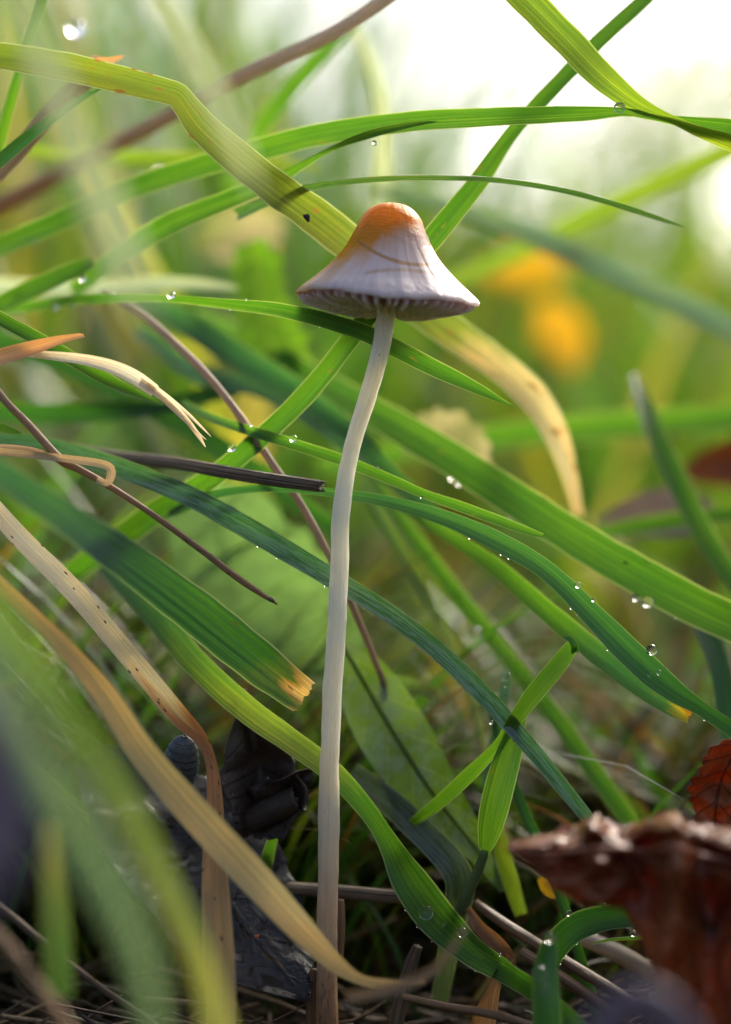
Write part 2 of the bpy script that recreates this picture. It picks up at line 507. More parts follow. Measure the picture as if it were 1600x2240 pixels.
M_dock = leaf_mat('broad_green_leaf', (0.065, 0.155, 0.014), (0.09, 0.19, 0.016), (0.15, 0.24, 0.05), tf=0.5, tmul=(2.0, 2.0, 0.5), rough=0.4)
M_dimleaf = leaf_mat('grey_green_leaf', (0.10, 0.17, 0.09), (0.13, 0.21, 0.10), (0.12, 0.20, 0.10), tf=0.4, tmul=(1.8, 2.0, 0.8), rough=0.4)
M_patchy = leaf_mat('patchy_waxy_leaf', (0.08, 0.15, 0.02), (0.11, 0.18, 0.025), (0.16, 0.22, 0.06), tf=0.4, patch=0.55, patch_col=(0.50, 0.56, 0.52), rough=0.3, tmul=(1.8, 1.9, 0.5))
M_yleaf = leaf_mat('yellow_leaf', (0.60, 0.38, 0.02), (0.50, 0.29, 0.02), (0.50, 0.34, 0.05), tf=0.5, tmul=(1.15, 1.05, 0.5), rough=0.5)
M_cream = leaf_mat('cream_leaf', (0.50, 0.42, 0.27), (0.15, 0.22, 0.05), (0.34, 0.30, 0.15), tf=0.45, tmul=(1.2, 1.15, 0.8), rough=0.4)
M_mauve = leaf_mat('mauve_leaf', (0.27, 0.21, 0.25), (0.20, 0.15, 0.19), (0.16, 0.11, 0.13), tf=0.1, rough=0.4, spec=0.6)

def dew_mat():
    t = NT('dew')
    b = t.bsdf
    b.inputs['Base Color'].default_value = (1, 1, 1, 1)
    b.inputs['Transmission Weight'].default_value = 1.0
    b.inputs['IOR'].default_value = 1.333
    b.inputs['Roughness'].default_value = 0.02
    return t.mat
M_dew = dew_mat()

# ------------------------------------------------------------------ ground
def gz(x, y):
    """height of the ground"""
    r = math.hypot(x, y)
    z = 0.30 * noise.noise(Vector((x * 0.35, y * 0.35, 1.3))) + 0.16 * noise.noise(Vector((x * 1.1, y * 1.1, 7.7)))
    z *= 1.0 / (1 + (r / 80) ** 2) if r > 40 else 1.0
    z += 0.06 * noise.noise(Vector((x * 3.1, y * 3.1, 2.2))) if r < 20 else 0
    if y > 3:
        z -= 0.10 * min(y - 3, 8)
    if y > 9:
        z += 0.04 * min(y - 9, 15) + (0.20 * min(y - 24, 46) if y > 24 else 0) + (0.08 * min(y - 70, 250) if y > 70 else 0)
    z -= 0.25 + 0.28 * math.exp(-(x * x + (y + 0.5) ** 2) / 6.0)
    return z

def ground():
    def axis(fine, step, far):
        a, v = [], 0.0
        while v < fine:
            a.append(v)
            v += step
        while v < far:
            a.append(v)
            step *= 1.22
            v += step
        a.append(far)
        return [-q for q in a[:0:-1]] + a
    X, Y = axis(9, 0.16, 6000), axis(12, 0.16, 6000)
    V = [(x, y, gz(x, y)) for y in Y for x in X]
    n = len(X)
    F = [(j * n + i, j * n + i + 1, (j + 1) * n + i + 1, (j + 1) * n + i) for j in range(len(Y) - 1) for i in range(n - 1)]
    t = NT('soil_and_litter')
    co = t.new('ShaderNodeTexCoord').outputs['Object']
    sp = t.new('ShaderNodeSeparateXYZ')
    t.l.new(co, sp.inputs[0])
    n1, n2, n3 = t.noise(co, 0.9, 5.0), t.noise(co, 7.0, 6.0, 0.7), t.noise(co, 30.0, 3.0)
    c = t.mix(t.smooth(n1, 0.35, 0.65), (0.022, 0.013, 0.008), (0.046, 0.027, 0.013))
    c = t.mix(t.math('MULTIPLY', t.smooth(n2, 0.5, 0.66), 0.6), c, (0.035, 0.050, 0.010))
    c = t.mix(t.math('MULTIPLY', t.smooth(n3, 0.5, 0.7), 0.3), c, (0.060, 0.036, 0.018))
    c = t.mix(t.smooth(sp.outputs[1], 5.0, 8.0), c, (0.016, 0.020, 0.007))  # soil further back darkened in its colour to stand in for shade
    far = t.smooth(sp.outputs[1], 40.0, 90.0)
    c = t.mix(far, c, (0.055, 0.11, 0.018))
    t.put(t.bsdf.inputs['Base Color'], c)
    t.bsdf.inputs['Roughness'].default_value = 0.85
    t.bsdf.inputs['Specular IOR Level'].default_value = 0.12
    t.put(t.bsdf.inputs['Normal'], t.bump(t.math('ADD', n2, t.math('MULTIPLY', n3, 0.5)), 1.0, 0.08))
    o = link('ground', mesh('ground', V, F), t.mat)
    tag(o, kind='structure')
ground()

# ------------------------------------------------------------------ the mushroom
def mushroom():
    root = bpy.data.objects.new('mushroom', None)
    col.objects.link(root)
    base = P(716, 2262, 0)
    root.location = base
    root.empty_display_size = 0.3
    tag(root, 'small bell capped mushroom with orange crown and long pale stem in the centre', 'mushroom')
    # ---- stem
    st = [(716, 2330, 24), (716, 2240, 24), (716, 2150, 23.5), (716, 2060, 23.5), (717, 1960, 23), (719, 1860, 23), (720, 1760, 22), (721, 1660, 21), (724, 1560, 21),
          (732, 1450, 21), (739, 1350, 21), (744, 1240, 20.5), (747, 1130, 20), (758, 1040, 19.5), (781, 950, 18.5), (808, 860, 19), (831, 770, 19.5), (843, 700, 19.5), (850, 640, 19), (853, 590, 18)]
    w3 = []
    for x, y, r in st:
        q = P(x, y, 0) - base
        w3.append((q.x, q.y, q.z, r / PX))
    V, F, UV, UM = tube_geo(w3, n=150, m=28, bump=0.10, seed=3)
    for i in range(len(V)):
        v = V[i]
        V[i] = v + Vector((noise.noise(v * 2.2) * 0.014 + noise.noise(v * 9.0) * 0.004, noise.noise(v * 9.0 + Vector((5, 0, 0))) * 0.004, 0))
    t = NT('mushroom_stem')
    u, v = t.uv('UVMap')
    mu, ms = t.uv('metric')
    an = t.math('MULTIPLY', u, 2 * math.pi)
    cs, sn = t.math('COSINE', an), t.math('SINE', an)
    fib = t.noise(t.vec(t.math('MULTIPLY', cs, 4.5), t.math('MULTIPLY', sn, 4.5), t.math('MULTIPLY', ms, 0.6)), 1.6, 4.0, 0.6)
    pit = t.noise(t.vec(t.math('MULTIPLY', cs, 2.0), t.math('MULTIPLY', sn, 2.0), t.math('MULTIPLY', ms, 9.0)), 1.5, 3.0, 0.6)
    vo = t.new('ShaderNodeTexVoronoi', feature='F1')
    t.l.new(t.vec(t.math('MULTIPLY', cs, 1.3), t.math('MULTIPLY', sn, 1.3), t.math('MULTIPLY', ms, 5.0)), vo.inputs['Vector'])
    vo.inputs['Scale'].default_value = 1.0
    c = t.ramp(v, [(0.0, (0.22, 0.12, 0.06)), (0.07, (0.36, 0.22, 0.12)), (0.15, (0.58, 0.42, 0.27)), (0.28, (0.74, 0.62, 0.47)), (0.42, (0.92, 0.85, 0.68)), (0.75, (0.94, 0.88, 0.69)), (1.0, (0.92, 0.80, 0.58))])
    c = t.mix(t.math('MULTIPLY', t.smooth(fib, 0.35, 0.7), 0.45), c, t.mix(1.0, c, (0.80, 0.74, 0.66), 'MULTIPLY'))
    c = t.mix(t.math('LESS_THAN', vo.outputs['Distance'], 0.055), c, (0.34, 0.20, 0.10))
    soil = t.math('MULTIPLY', t.smooth(pit, 0.52, 0.62), t.smooth(v, 0.20, 0.04))
    c = t.mix(t.math('MULTIPLY', soil, 0.7), c, (0.10, 0.05, 0.025))
    b = t.bsdf
    t.put(b.inputs['Base Color'], c)
    b.inputs['Roughness'].default_value = 0.42
    b.inputs['Subsurface Weight'].default_value = 1.0
    b.inputs['Subsurface Radius'].default_value = (1.0, 0.9, 0.7)
    b.inputs['Subsurface Scale'].default_value = 0.22
    t.put(b.inputs['Normal'], t.bump(t.math('ADD', fib, t.math('MULTIPLY', pit, 0.9)), 0.9, 0.022))
    link('stem', mesh('stem', V, F, UV, UM), t.mat, root)
    # a few warts and grains stuck to the stem
    # ---- cap: bell lathe around an axis leaning to the right
    K = 1 / PX
    prof = [(0, 213), (14, 212), (30, 208), (46, 199), (58, 187), (67, 172), (75, 154), (85, 134), (97, 112), (113, 90), (132, 68), (153, 47), (173, 29), (188, 15), (197, 6), (200, 0), (199, -4), (195, -5),
            (188, 0), (176, 10), (158, 24), (136, 42), (116, 62), (98, 86), (84, 110), (74, 132), (64, 152), (50, 170), (30, 180), (0, 184)]
    pr, _ = spline([(r * K, 0, z * K) for r, z in prof], 84)
    S = 160
    V, F, UV = [], [], []
    nrow = len(pr)
    for i, (r, _, z) in enumerate(pr):
        r = max(r, 0.0)
        for k in range(S):
            a = 2 * math.pi * k / S
            rr = r
            f = min(r / (200 * K), 1.0)
            lob = 0.018 * math.sin(2 * a + 0.6) + 0.012 * math.sin(3 * a + 2.0) + 0.008 * math.sin(7 * a)
            rr *= 1 + lob * f
            outer = i < nrow * 0.55
            zz = z
            if outer:
                rr += 0.0022 * math.cos(64 * a) * max(0.0, f - 0.35)
                d = Vector((math.cos(a) * rr, math.sin(a) * rr, z))
                rr += 0.010 * noise.noise(d * 5.0) * (1 - f * 0.6)
                if z > 0.36:
                    rr += 0.008 * noise.noise(Vector((a * 3, z * 26, 2.0))) * (1 if math.cos(a) > -0.2 else 0.3)
            else:
                zz += 0.0
            zz += f * f * (0.020 * math.sin(a * 2 + 1.0) + 0.010 * math.sin(5 * a) + 0.004 * math.sin(17 * a))
            V.append(Vector((math.cos(a) * rr, math.sin(a) * rr, zz)))
            UV.append((k / S, i / (nrow - 1)))
    for i in range(nrow - 1):
        for k in range(S):
            F.append((i * S + k, (i + 1) * S + k, (i + 1) * S + (k + 1) % S, i * S + (k + 1) % S))
    t = NT('mushroom_cap')
    co = t.new('ShaderNodeTexCoord').outputs['Object']
    sp = t.new('ShaderNodeSeparateXYZ')
    t.l.new(co, sp.inputs[0])
    x, y, z = sp.outputs
    n1 = t.noise(co, 7.0, 5.0, 0.65, 0.6)
    n2 = t.noise(co, 22.0, 4.0, 0.6)
    ang = t.math('ARCTAN2', y, x)
    rad = t.noise(t.vec(t.math('MULTIPLY', t.math('COSINE', ang), 9.0), t.math('MULTIPLY', t.math('SINE', ang), 9.0), t.math('MULTIPLY', z, 1.2)), 1.0, 3.0)
    stri = t.math('MULTIPLY_ADD', t.math('COSINE', t.math('MULTIPLY', ang, 64.0)), 0.5, 0.5)
    # pale lilac skin, warmer upwards
    c = t.mix(t.smooth(z, 0.08, 0.46), (0.96, 0.87, 0.83), (0.96, 0.75, 0.62))
    c = t.mix(t.math('MULTIPLY', t.math('MULTIPLY', stri, t.smooth(z, 0.36, 0.08)), 0.28), c, (0.72, 0.58, 0.62))
    c = t.mix(t.math('MULTIPLY', t.smooth(rad, 0.35, 0.7), 0.25), c, (0.78, 0.62, 0.64))
    # orange crown, reaching far down on the left
    lim = t.math('SUBTRACT', z, t.math('MULTIPLY_ADD', x, 0.62, 0.40))
    lim = t.math('ADD', lim, t.math('MULTIPLY', t.math('SUBTRACT', n1, 0.5), 0.22))
    lim = t.math('ADD', lim, t.math('MULTIPLY', t.math('SUBTRACT', rad, 0.5), 0.16))
    soft = t.smooth(lim, -0.16, 0.05)
    hard = t.smooth(t.math('ADD', lim, t.math('MULTIPLY', t.math('SUBTRACT', n2, 0.5), 0.14)), -0.05, 0.09)
    c = t.mix(t.math('MULTIPLY', soft, 0.75), c, (0.92, 0.54, 0.22))
    c = t.mix(t.math('MULTIPLY', hard, 0.97), c, (1.0, 0.43, 0.01))
    strip = t.math('MULTIPLY', t.smooth(x, 0.17, 0.21), t.smooth(z, 0.26, 0.36))
    c = t.mix(t.math('MULTIPLY', strip, t.smooth(n1, 0.50, 0.58)), c, (0.70, 0.24, 0.03))
    # dried tidemarks
    def arc(cx, cz, k, w, lo, hi, colr, amt):
        nonlocal c
        dx = t.math('SUBTRACT', x, cx)
        d = t.math('ABSOLUTE', t.math('SUBTRACT', z, t.math('MULTIPLY_ADD', t.math('MULTIPLY', dx, dx), k, cz)))
        d = t.math('ADD', d, t.math('MULTIPLY', t.math('SUBTRACT', n2, 0.5), 0.012))
        m = t.math('MULTIPLY', t.smooth(d, w, w * 0.35), t.math('MULTIPLY', t.smooth(x, lo - 0.03, lo + 0.03), t.smooth(x, hi + 0.02, hi - 0.02)))
        m = t.math('MULTIPLY', m, t.math('LESS_THAN', y, 0.0))
        c = t.mix(t.math('MULTIPLY', m, amt), c, colr)
    arc(0.15, 0.215, 1.1, 0.020, -0.22, 0.29, (0.62, 0.34, 0.10), 0.8)
    arc(0.16, 0.170, -0.45, 0.020, -0.16, 0.40, (0.66, 0.46, 0.22), 0.6)
    lx = t.math('ABSOLUTE', t.math('SUBTRACT', x, t.math('MULTIPLY_ADD', z, -0.62, 0.49)))
    lm = t.math('MULTIPLY', t.smooth(lx, 0.020, 0.006), t.math('MULTIPLY', t.smooth(z, 0.30, 0.26), t.smooth(z, 0.04, 0.07)))
    c = t.mix(t.math('MULTIPLY', t.math('MULTIPLY', lm, t.math('LESS_THAN', y, 0.05)), 0.7), c, (0.55, 0.38, 0.24))
    # sooty spore dust above the margin
    dust = t.math('MULTIPLY', t.smooth(n2, 0.60, 0.70), t.smooth(z, 0.09, 0.03))
    c = t.mix(t.math('MULTIPLY', dust, 0.5), c, (0.30, 0.22, 0.24))
    b = t.bsdf
    t.put(b.inputs['Base Color'], c)
    t.put(b.inputs['Roughness'], t.math('MULTIPLY_ADD', n2, 0.3, 0.22))
    b.inputs['Specular IOR Level'].default_value = 0.3
    b.inputs['Subsurface Weight'].default_value = 0.7
    b.inputs['Subsurface Radius'].default_value = (1.0, 0.8, 0.65)
    b.inputs['Subsurface Scale'].default_value = 0.045
    b.inputs['Coat Weight'].default_value = 0.1
    b.inputs['Coat Roughness'].default_value = 0.12
    wr = t.noise(t.vec(t.math('MULTIPLY', x, 6.0), t.math('MULTIPLY', y, 6.0), t.math('MULTIPLY', z, 22.0)), 1.6, 4.0, 0.6, 1.2)
    h = t.math('ADD', t.math('MULTIPLY', wr, t.smooth(z, 0.30, 0.50)), t.math('MULTIPLY', rad, 0.6))
    h = t.math('ADD', h, t.math('MULTIPLY', n2, t.smooth(z, 0.12, 0.04)))
    t.put(b.inputs['Normal'], t.bump(h, 0.7, 0.030))
    tl = t.new('ShaderNodeBsdfTranslucent')
    t.put(tl.inputs['Color'], c)
    mx = t.new('ShaderNodeMixShader')
    mx.inputs[0].default_value = 0.45
    t.l.new(b.outputs[0], mx.inputs[1])
    t.l.new(tl.outputs[0], mx.inputs[2])
    t.l.new(mx.outputs[0], t.out.inputs[0])
    capo = link('cap', mesh('cap', V, F, UV), t.mat, root)
    capo.location = P(846, 657, 0) - base
    capo.rotation_euler = (R(1.0), R(3.6), R(0))
    # ---- gills: hanging plates, each one its own mesh object
    t = NT('mushroom_gill')
    co = t.new('ShaderNodeTexCoord').outputs['Object']
    sp = t.new('ShaderNodeSeparateXYZ')
    t.l.new(co, sp.inputs[0])
    gn = t.noise(co, 30.0, 3.0)
    c = t.mix(t.smooth(sp.outputs[2], -0.055, -0.02), (0.94, 0.82, 0.83), (0.76, 0.56, 0.57))
    c = t.mix(t.math('MULTIPLY', t.smooth(gn, 0.4, 0.65), 0.35), c, (0.40, 0.28, 0.30))
    b = t.bsdf
    t.put(b.inputs['Base Color'], c)
    b.inputs['Roughness'].default_value = 0.55
    b.inputs['Subsurface Weight'].default_value = 0.5
    b.inputs['Subsurface Radius'].default_value = (1.0, 0.7, 0.7)
    b.inputs['Subsurface Scale'].default_value = 0.06
    tl = t.new('ShaderNodeBsdfTranslucent')
    t.put(tl.inputs['Color'], c)
    mx = t.new('ShaderNodeMixShader')
    mx.inputs[0].default_value = 0.25
    t.l.new(b.outputs[0], mx.inputs[1])
    t.l.new(tl.outputs[0], mx.inputs[2])
    t.l.new(mx.outputs[0], t.out.inputs[0])
    gm = t.mat
    inner = [(r * K, z * K) for r, z in [(192, -1), (176, 11), (158, 25), (136, 43), (116, 63), (98, 87), (84, 111), (74, 133), (64, 153)]]
    def inner_z(r):
        for (r1, z1), (r0, z0) in zip(inner, inner[1:]):
            if r0 <= r <= r1:
                return z0 + (z1 - z0) * (r - r0) / (r1 - r0)
        return inner[-1][1] if r < inner[-1][0] else inner[0][1]
    meshes = []
    for kind, (r0, dip) in enumerate(((0.075, 0.100), (0.085, 0.092), (0.30, 0.082), (0.40, 0.072))):
        r1 = 190 * K
        nn, rows = 14, 7
        GV, GF = [], []
        for side in (-1, 1):
            for i in range(nn + 1):
                f = i / nn
                r = r0 + (r1 - r0) * f
                zt = inner_z(r) + 0.012
                zb = -dip * math.sin(math.pi * min(1, max(0, 0.12 + f * 0.86))) ** 0.32 + 0.10 * max(0, 0.22 - f) ** 1.0 * 2
                zb = min(zb, zt - 0.01)
                for j in range(rows):
                    g = j / (rows - 1)
                    z = zt + (zb - zt) * g ** 0.6
                    th = 0.0175 * (1 - 0.25 * g) * (math.sqrt(max(0.0, 1 - max(0, (g - 0.8) / 0.2) ** 2)) if g > 0.8 else 1)
                    th *= (0.35 + 0.65 * f)
                    GV.append((r, side * th, z))
        per = (nn + 1) * rows
        for side in (0, 1):
            for i in range(nn):
                for j in range(rows - 1):
                    a = side * per + i * rows + j
                    q = (a, a + 1, a + rows + 1, a + rows)
                    GF.append(q if side == 0 else q[::-1])
        for i in (0, nn):
            for j in range(rows - 1):
                a = i * rows + j
                q = (a, per + a, per + a + 1, a + 1)
                GF.append(q if i == 0 else q[::-1])
        me = mesh('gill', GV, GF)
        me.materials.append(gm)
        meshes.append(me)
    rg = random.Random(4)
    NG = 52
    for k in range(NG):
        me = meshes[(0, 2, 1, 3)[k % 4]]
        o = link('gill', me, None, capo)
        o.rotation_euler = (R(rg.uniform(-5, 5)), 0, 2 * math.pi * (k + rg.uniform(-0.28, 0.28)) / NG)
        a = o.rotation_euler.z
        o.location.z = 0.016 * math.sin(a * 2 + 1.0) + 0.008 * math.sin(5 * a) - 0.004
        o.scale = (1 + 0.016 * math.sin(2 * a + 0.6), 1, rg.uniform(0.82, 1.1))
    return root
mushroom()

# ------------------------------------------------------------------ blades of grass in and near focus
# points: (x, y, depth, width, roll)
G = 'grass_blade'
GR = 'blades of grass around the mushroom'
BY = {}
def g(label, pts, mat, **kw):
    grp = kw.pop('group', GR)
    ws = kw.pop('ws', {GR: 0.78, 'soft blades behind the mushroom': 0.85}.get(grp, 1.0))
    kw.setdefault('jitter', 0.06)
    kw.setdefault('fold', 0.03)
    kw.setdefault('wave', 0.025)
    pts = [(p[0], p[1], p[2], p[3] * ws) + tuple(p[4:]) for p in pts]
    o = blade(G, label, 'grass', pts, mat, group=grp, **kw)
    BY[kw.get('seed')] = o
    return o

g('long yellow green blade with a sharp kink, ending behind the cap in a withered tip',
  [(-420, 60, -0.6, 50, 10), (-150, 98, -0.3, 56, 10), (0, 122, -0.15, 60, 8), (150, 148, -0.05, 66, 5), (290, 182, 0.0, 62, 0), (372, 203, 0.0, 58, 0), (388, 208, 0.0, 58, 0), (398, 219, 0.0, 58, 0), (412, 238, 0.0, 62, 0), (450, 285, 0.02, 74, 0), (560, 380, 0.15, 78, 0),
   (680, 468, 0.35, 84, 0), (780, 548, 0.6, 86, 0), (880, 640, 0.95, 84, 4), (980, 720, 1.25, 78, 8), (1080, 790, 1.5, 72, 5), (1165, 868, 1.7, 72, 0), (1220, 955, 1.9, 56, 15), (1248, 1040, 2.1, 40, 30), (1268, 1125, 2.3, 26, 40)],
  M_yellow, n=200, m=12, cup=0.10, seed=1, ws=0.96)
g('broad lime blade hanging in from the top right edge and twisting to a narrow neck',
  [(960, -190, 0.5, 70, 0), (1080, -70, 0.4, 72, 0), (1160, 10, 0.3, 76, 0), (1240, 90, 0.2, 76, 0), (1320, 170, 0.1, 66, 10), (1400, 228, 0.05, 46, 40), (1470, 258, 0.05, 30, 62), (1530, 285, 0.05, 36, 55), (1620, 318, 0.1, 46, 40), (1800, 400, 0.3, 50, 30)],
  M_lime, n=70, cup=0.10, seed=2, ws=0.9)
g('long arching green blade crossing the frame above the mushroom from left edge to right edge',
  [(-260, 640, 2.6, 50, 0), (-60, 565, 1.9, 50, 0), (100, 498, 1.3, 46, 0), (270, 420, 1.2, 46, 0), (430, 366, 1.0, 46, 8), (560, 330, 0.85, 50, 10), (700, 294, 0.6, 48, 10), (900, 266, 0.3, 44, 10), (1100, 254, 0.1, 40, 20), (1280, 247, 0.1, 34, 30), (1370, 243, 0.1, 24, 55), (1450, 256, 0.12, 26, 60), (1530, 270, 0.12, 34, 35), (1640, 284, 0.15, 40, 20), (1850, 320, 0.4, 40, 10)],
  M_green, n=90, cup=0.12, seed=3, ws=1.0)
g('dark straight blade slanting from the top right down behind the cap to the lower left',
  [(1560, -160, 1.2, 44, 0), (1425, -15, 0.9, 44, 0), (1310, 92, 0.7, 44, 5), (1185, 222, 0.5, 44, 10), (1118, 298, 0.45, 42, 20), (1045, 400, 0.4, 54, 0), (960, 505, 0.4, 62, 0), (880, 600, 0.4, 58, 0), (790, 712, 0.4, 52, 0), (680, 852, 0.45, 56, 0), (560, 968, 0.5, 56, 0), (450, 1055, 0.7, 62, 0), (330, 1130, 1.1, 70, 0), (150, 1260, 1.8, 60, 0)],
  M_fresh, n=100, cup=0.18, seed=4)
g('thin shiny blade arching over the cap with its tip drooping at the right',
  [(520, 470, 0.9, 26, 0), (620, 422, 0.5, 22, 40), (700, 402, 0.2, 18, 50), (820, 388, 0.1, 17, 55), (950, 384, 0.0, 17, 58), (1100, 391, 0.0, 17, 58), (1250, 416, 0.1, 17, 55), (1390, 457, 0.3, 15, 50), (1460, 482, 0.4, 10, 50), (1497, 496, 0.45, 2, 50)],
  M_sheen, n=70, m=8, cup=0.35, seed=5, ws=1.0)
g('short green blade whose slender tip rises to the right from behind the kinked blade',
  [(160, 640, 2.2, 40, 0), (250, 570, 1.5, 46, 0), (330, 515, 0.95, 52, 0), (400, 478, 0.85, 50, 0), (500, 438, 0.8, 46, 0), (590, 400, 0.72, 40, 10), (650, 365, 0.6, 26, 50), (720, 326, 0.42, 18, 60), (800, 295, 0.25, 22, 40), (880, 275, 0.12, 18, 30), (930, 268, 0.1, 9, 30), (957, 266, 0.1, 1.5, 30)],
  M_green, n=70, cup=0.16, seed=6, ws=0.9)
g('arched pointed blade with a dew glint, passing behind the stem just below the cap',
  [(-40, 690, 2.6, 30, 30), (120, 660, 1.6, 32, 30), (260, 650, 0.9, 30, 40), (370, 652, 0.45, 24, 45), (480, 662, 0.3, 30, 30), (600, 676, 0.2, 38, 10), (700, 698, 0.15, 44, 0), (800, 730, 0.12, 48, 0), (880, 770, 0.08, 50, 0), (970, 815, 0.04, 46, 0), (1050, 853, 0.0, 30, 0), (1095, 876, 0.0, 14, 0), (1124, 888, 0.0, 1.5, 0)],
  M_fresh, n=90, cup=0.10, seed=7)
g('widest smooth blade crossing from the stem to the right edge, slightly out of focus',
  [(420, 700, 4.2, 60, 0), (600, 790, 3.2, 74, 0), (760, 872, 2.2, 66, 0), (900, 950, 1.6, 72, 0), (1060, 1050, 1.2, 78, 0), (1250, 1172, 0.95, 82, 0), (1450, 1288, 0.8, 86, 0), (1640, 1380, 0.75, 84, 0), (1900, 1500, 0.9, 70, 0)],
  M_fresh, n=60, cup=0.05, fold=0.05, seed=8, ws=1.0)
g('slim green blade with a dew drop ending in a chewed tip right of the stem',
  [(400, 880, 1.6, 16, 0), (480, 920, 0.8, 24, 0), (560, 946, 0.4, 30, 0), (650, 974, 0.25, 32, 0), (760, 1010, 0.25, 32, 10), (860, 1050, 0.2, 30, 20), (930, 1080, 0.15, 26, 20), (1010, 1108, 0.1, 30, 10), (1090, 1138, 0.05, 28, 0), (1150, 1160, 0.02, 22, 0), (1188, 1172, 0.0, 12, 0)],
  M_fresh, n=70, torn=0.5, seed=9)
g('bold dew beaded blade sweeping down from behind the stem to the lower right edge',
  [(380, 1120, 1.0, 30, 0), (480, 1078, 0.6, 26, 20), (600, 1066, 0.35, 24, 30), (720, 1076, 0.25, 26, 20), (850, 1098, 0.2, 34, 0), (980, 1136, 0.12, 44, 0), (1100, 1190, 0.06, 56, 0), (1200, 1252, 0.0, 54, 0), (1300, 1350, 0.0, 66, 0), (1390, 1440, 0.0, 78, 0), (1470, 1505, 0.0, 68, 15), (1540, 1550, 0.0, 48, 30), (1640, 1620, 0.0, 50, 20), (1800, 1740, 0.1, 46, 10)],
  M_blue, n=90, m=12, cup=0.05, fold=0.16, seed=10)
g('blade with a yellow torn end tucked behind the dew beaded blade',
  [(880, 1105, 1.4, 30, 0), (980, 1170, 1.1, 38, 0), (1090, 1245, 0.9, 50, 0), (1200, 1340, 0.7, 58, 0), (1320, 1440, 0.5, 62, 0), (1420, 1515, 0.4, 60, 0), (1480, 1550, 0.35, 54, 0), (1512, 1566, 0.33, 46, 0)],
  grass_mat('yellow_ended_blade', [(0, (0.05, 0.14, 0.012)), (0.6, (0.05, 0.14, 0.012)), (0.75, (0.03, 0.10, 0.05)), (0.93, (0.04, 0.12, 0.05)), (0.98, (0.30, 0.24, 0.02)), (1, (0.25, 0.12, 0.02))], tf=0.5, spots=0.01, spot_col=(0.22, 0.11, 0.015)),
  n=60, torn=0.25, seed=11)
g('long waxy blue green blade running behind the stem down to the rust leaf',
  [(-420, 930, 1.6, 60, 0), (-150, 948, 1.2, 60, 0), (50, 970, 0.9, 58, 0), (220, 1010, 0.6, 56, 0), (400, 1078, 0.35, 58, 0), (520, 1142, 0.3, 62, 0), (640, 1212, 0.25, 60, 0), (740, 1272, 0.22, 56, 0), (850, 1340, 0.18, 52, 0), (960, 1425, 0.12, 52, 0), (1060, 1522, 0.08, 52, 0), (1150, 1622, 0.05, 48, 0), (1230, 1720, 0.02, 42, 0), (1290, 1795, 0.0, 36, 0), (1350, 1880, 0.0, 30, 0), (1420, 1990, 0.0, 24, 0)],
  M_waxy, n=100, cup=0.12, seed=12)
g('broad dark green blade left of the stem with a ragged withered brown end',
  [(-40, 1010, 3.2, 60, 0), (120, 1115, 2.0, 70, 0), (250, 1205, 1.0, 84, 0), (380, 1300, 0.4, 96, 0), (500, 1395, 0.15, 100, 0), (590, 1466, 0.08, 94, 0), (640, 1506, 0.05, 82, 0), (668, 1526, 0.04, 76, 0)],
  M_torn, n=70, m=28, cup=0.02, fold=0.06, ridge=0.012, torn=0.14, wave=0.05, seed=13, ws=1.0)
g('long green blade with pale yellow streak, passing behind the lower stem into the litter',
  [(180, 1180, 2.4, 60, 0), (320, 1320, 1.2, 66, 0), (430, 1450, 0.5, 64, 0), (540, 1550, 0.3, 66, 0), (640, 1622, 0.22, 60, 0), (730, 1690, 0.2, 56, 0), (800, 1764, 0.16, 52, 20), (850, 1836, 0.12, 60, 30), (900, 1930, 0.1, 92, 0), (960, 2010, 0.08, 98, 0), (1030, 2078, 0.05, 74, 0), (1110, 2126, -0.1, 62, 10), (1190, 2180, -0.5, 56, 10), (1290, 2270, -0.9, 44, 0)],
  M_streak, n=100, m=12, cup=0.10, seed=14, ws=0.88)
g('narrow green blade entering from the left edge under the broken orange straw',
  [(-160, 600, -0.1, 36, 0), (-20, 685, 0.1, 38, 0), (80, 740, 0.15, 40, 0), (170, 792, 0.2, 40, 0), (250, 838, 0.4, 34, 0), (320, 870, 0.7, 18, 0), (360, 885, 0.9, 4, 0)],
  M_fresh, n=50, cup=0.18, seed=15)
g('stubby leaf tip poking in from the left edge above the sheathed brown stalk',
  [(-160, 890, 0.0, 34, 0), (-40, 924, 0.0, 34, 0), (10, 938, 0.0, 26, 0), (35, 945, 0.0, 14, 0), (48, 948, 0.0, 2, 0)], M_green, n=24, seed=16)
g('dark narrow blade rising from the left edge to meet the kinked blade',
  [(-140, 470, 0.4, 30, 20), (0, 352, 0.3, 36, 10), (70, 292, 0.25, 32, 20), (140, 240, 0.2, 24, 30), (190, 207, 0.2, 16, 30), (222, 194, 0.2, 4, 30)], M_blue, n=40, cup=0.2, seed=17)
g('short dark blade crossing the top left corner above the kinked blade',
  [(120, -100, 0.6, 40, 0), (92, 0, 0.5, 34, 0), (72, 60, 0.5, 30, 0), (50, 130, 0.6, 26, 0), (20, 240, 0.9, 30, 0), (-20, 400, 1.3, 34, 0)], M_green, n=40, cup=0.2, seed=18)
g('blurred dark blade slanting up from the left edge above the dew glints',
  [(-160, 760, 2.0, 60, 0), (0, 668, 1.5, 56, 0), (100, 620, 1.2, 52, 0), (170, 588, 1.1, 46, 0), (205, 572, 1.1, 26, 0)], M_green, n=34, seed=19)
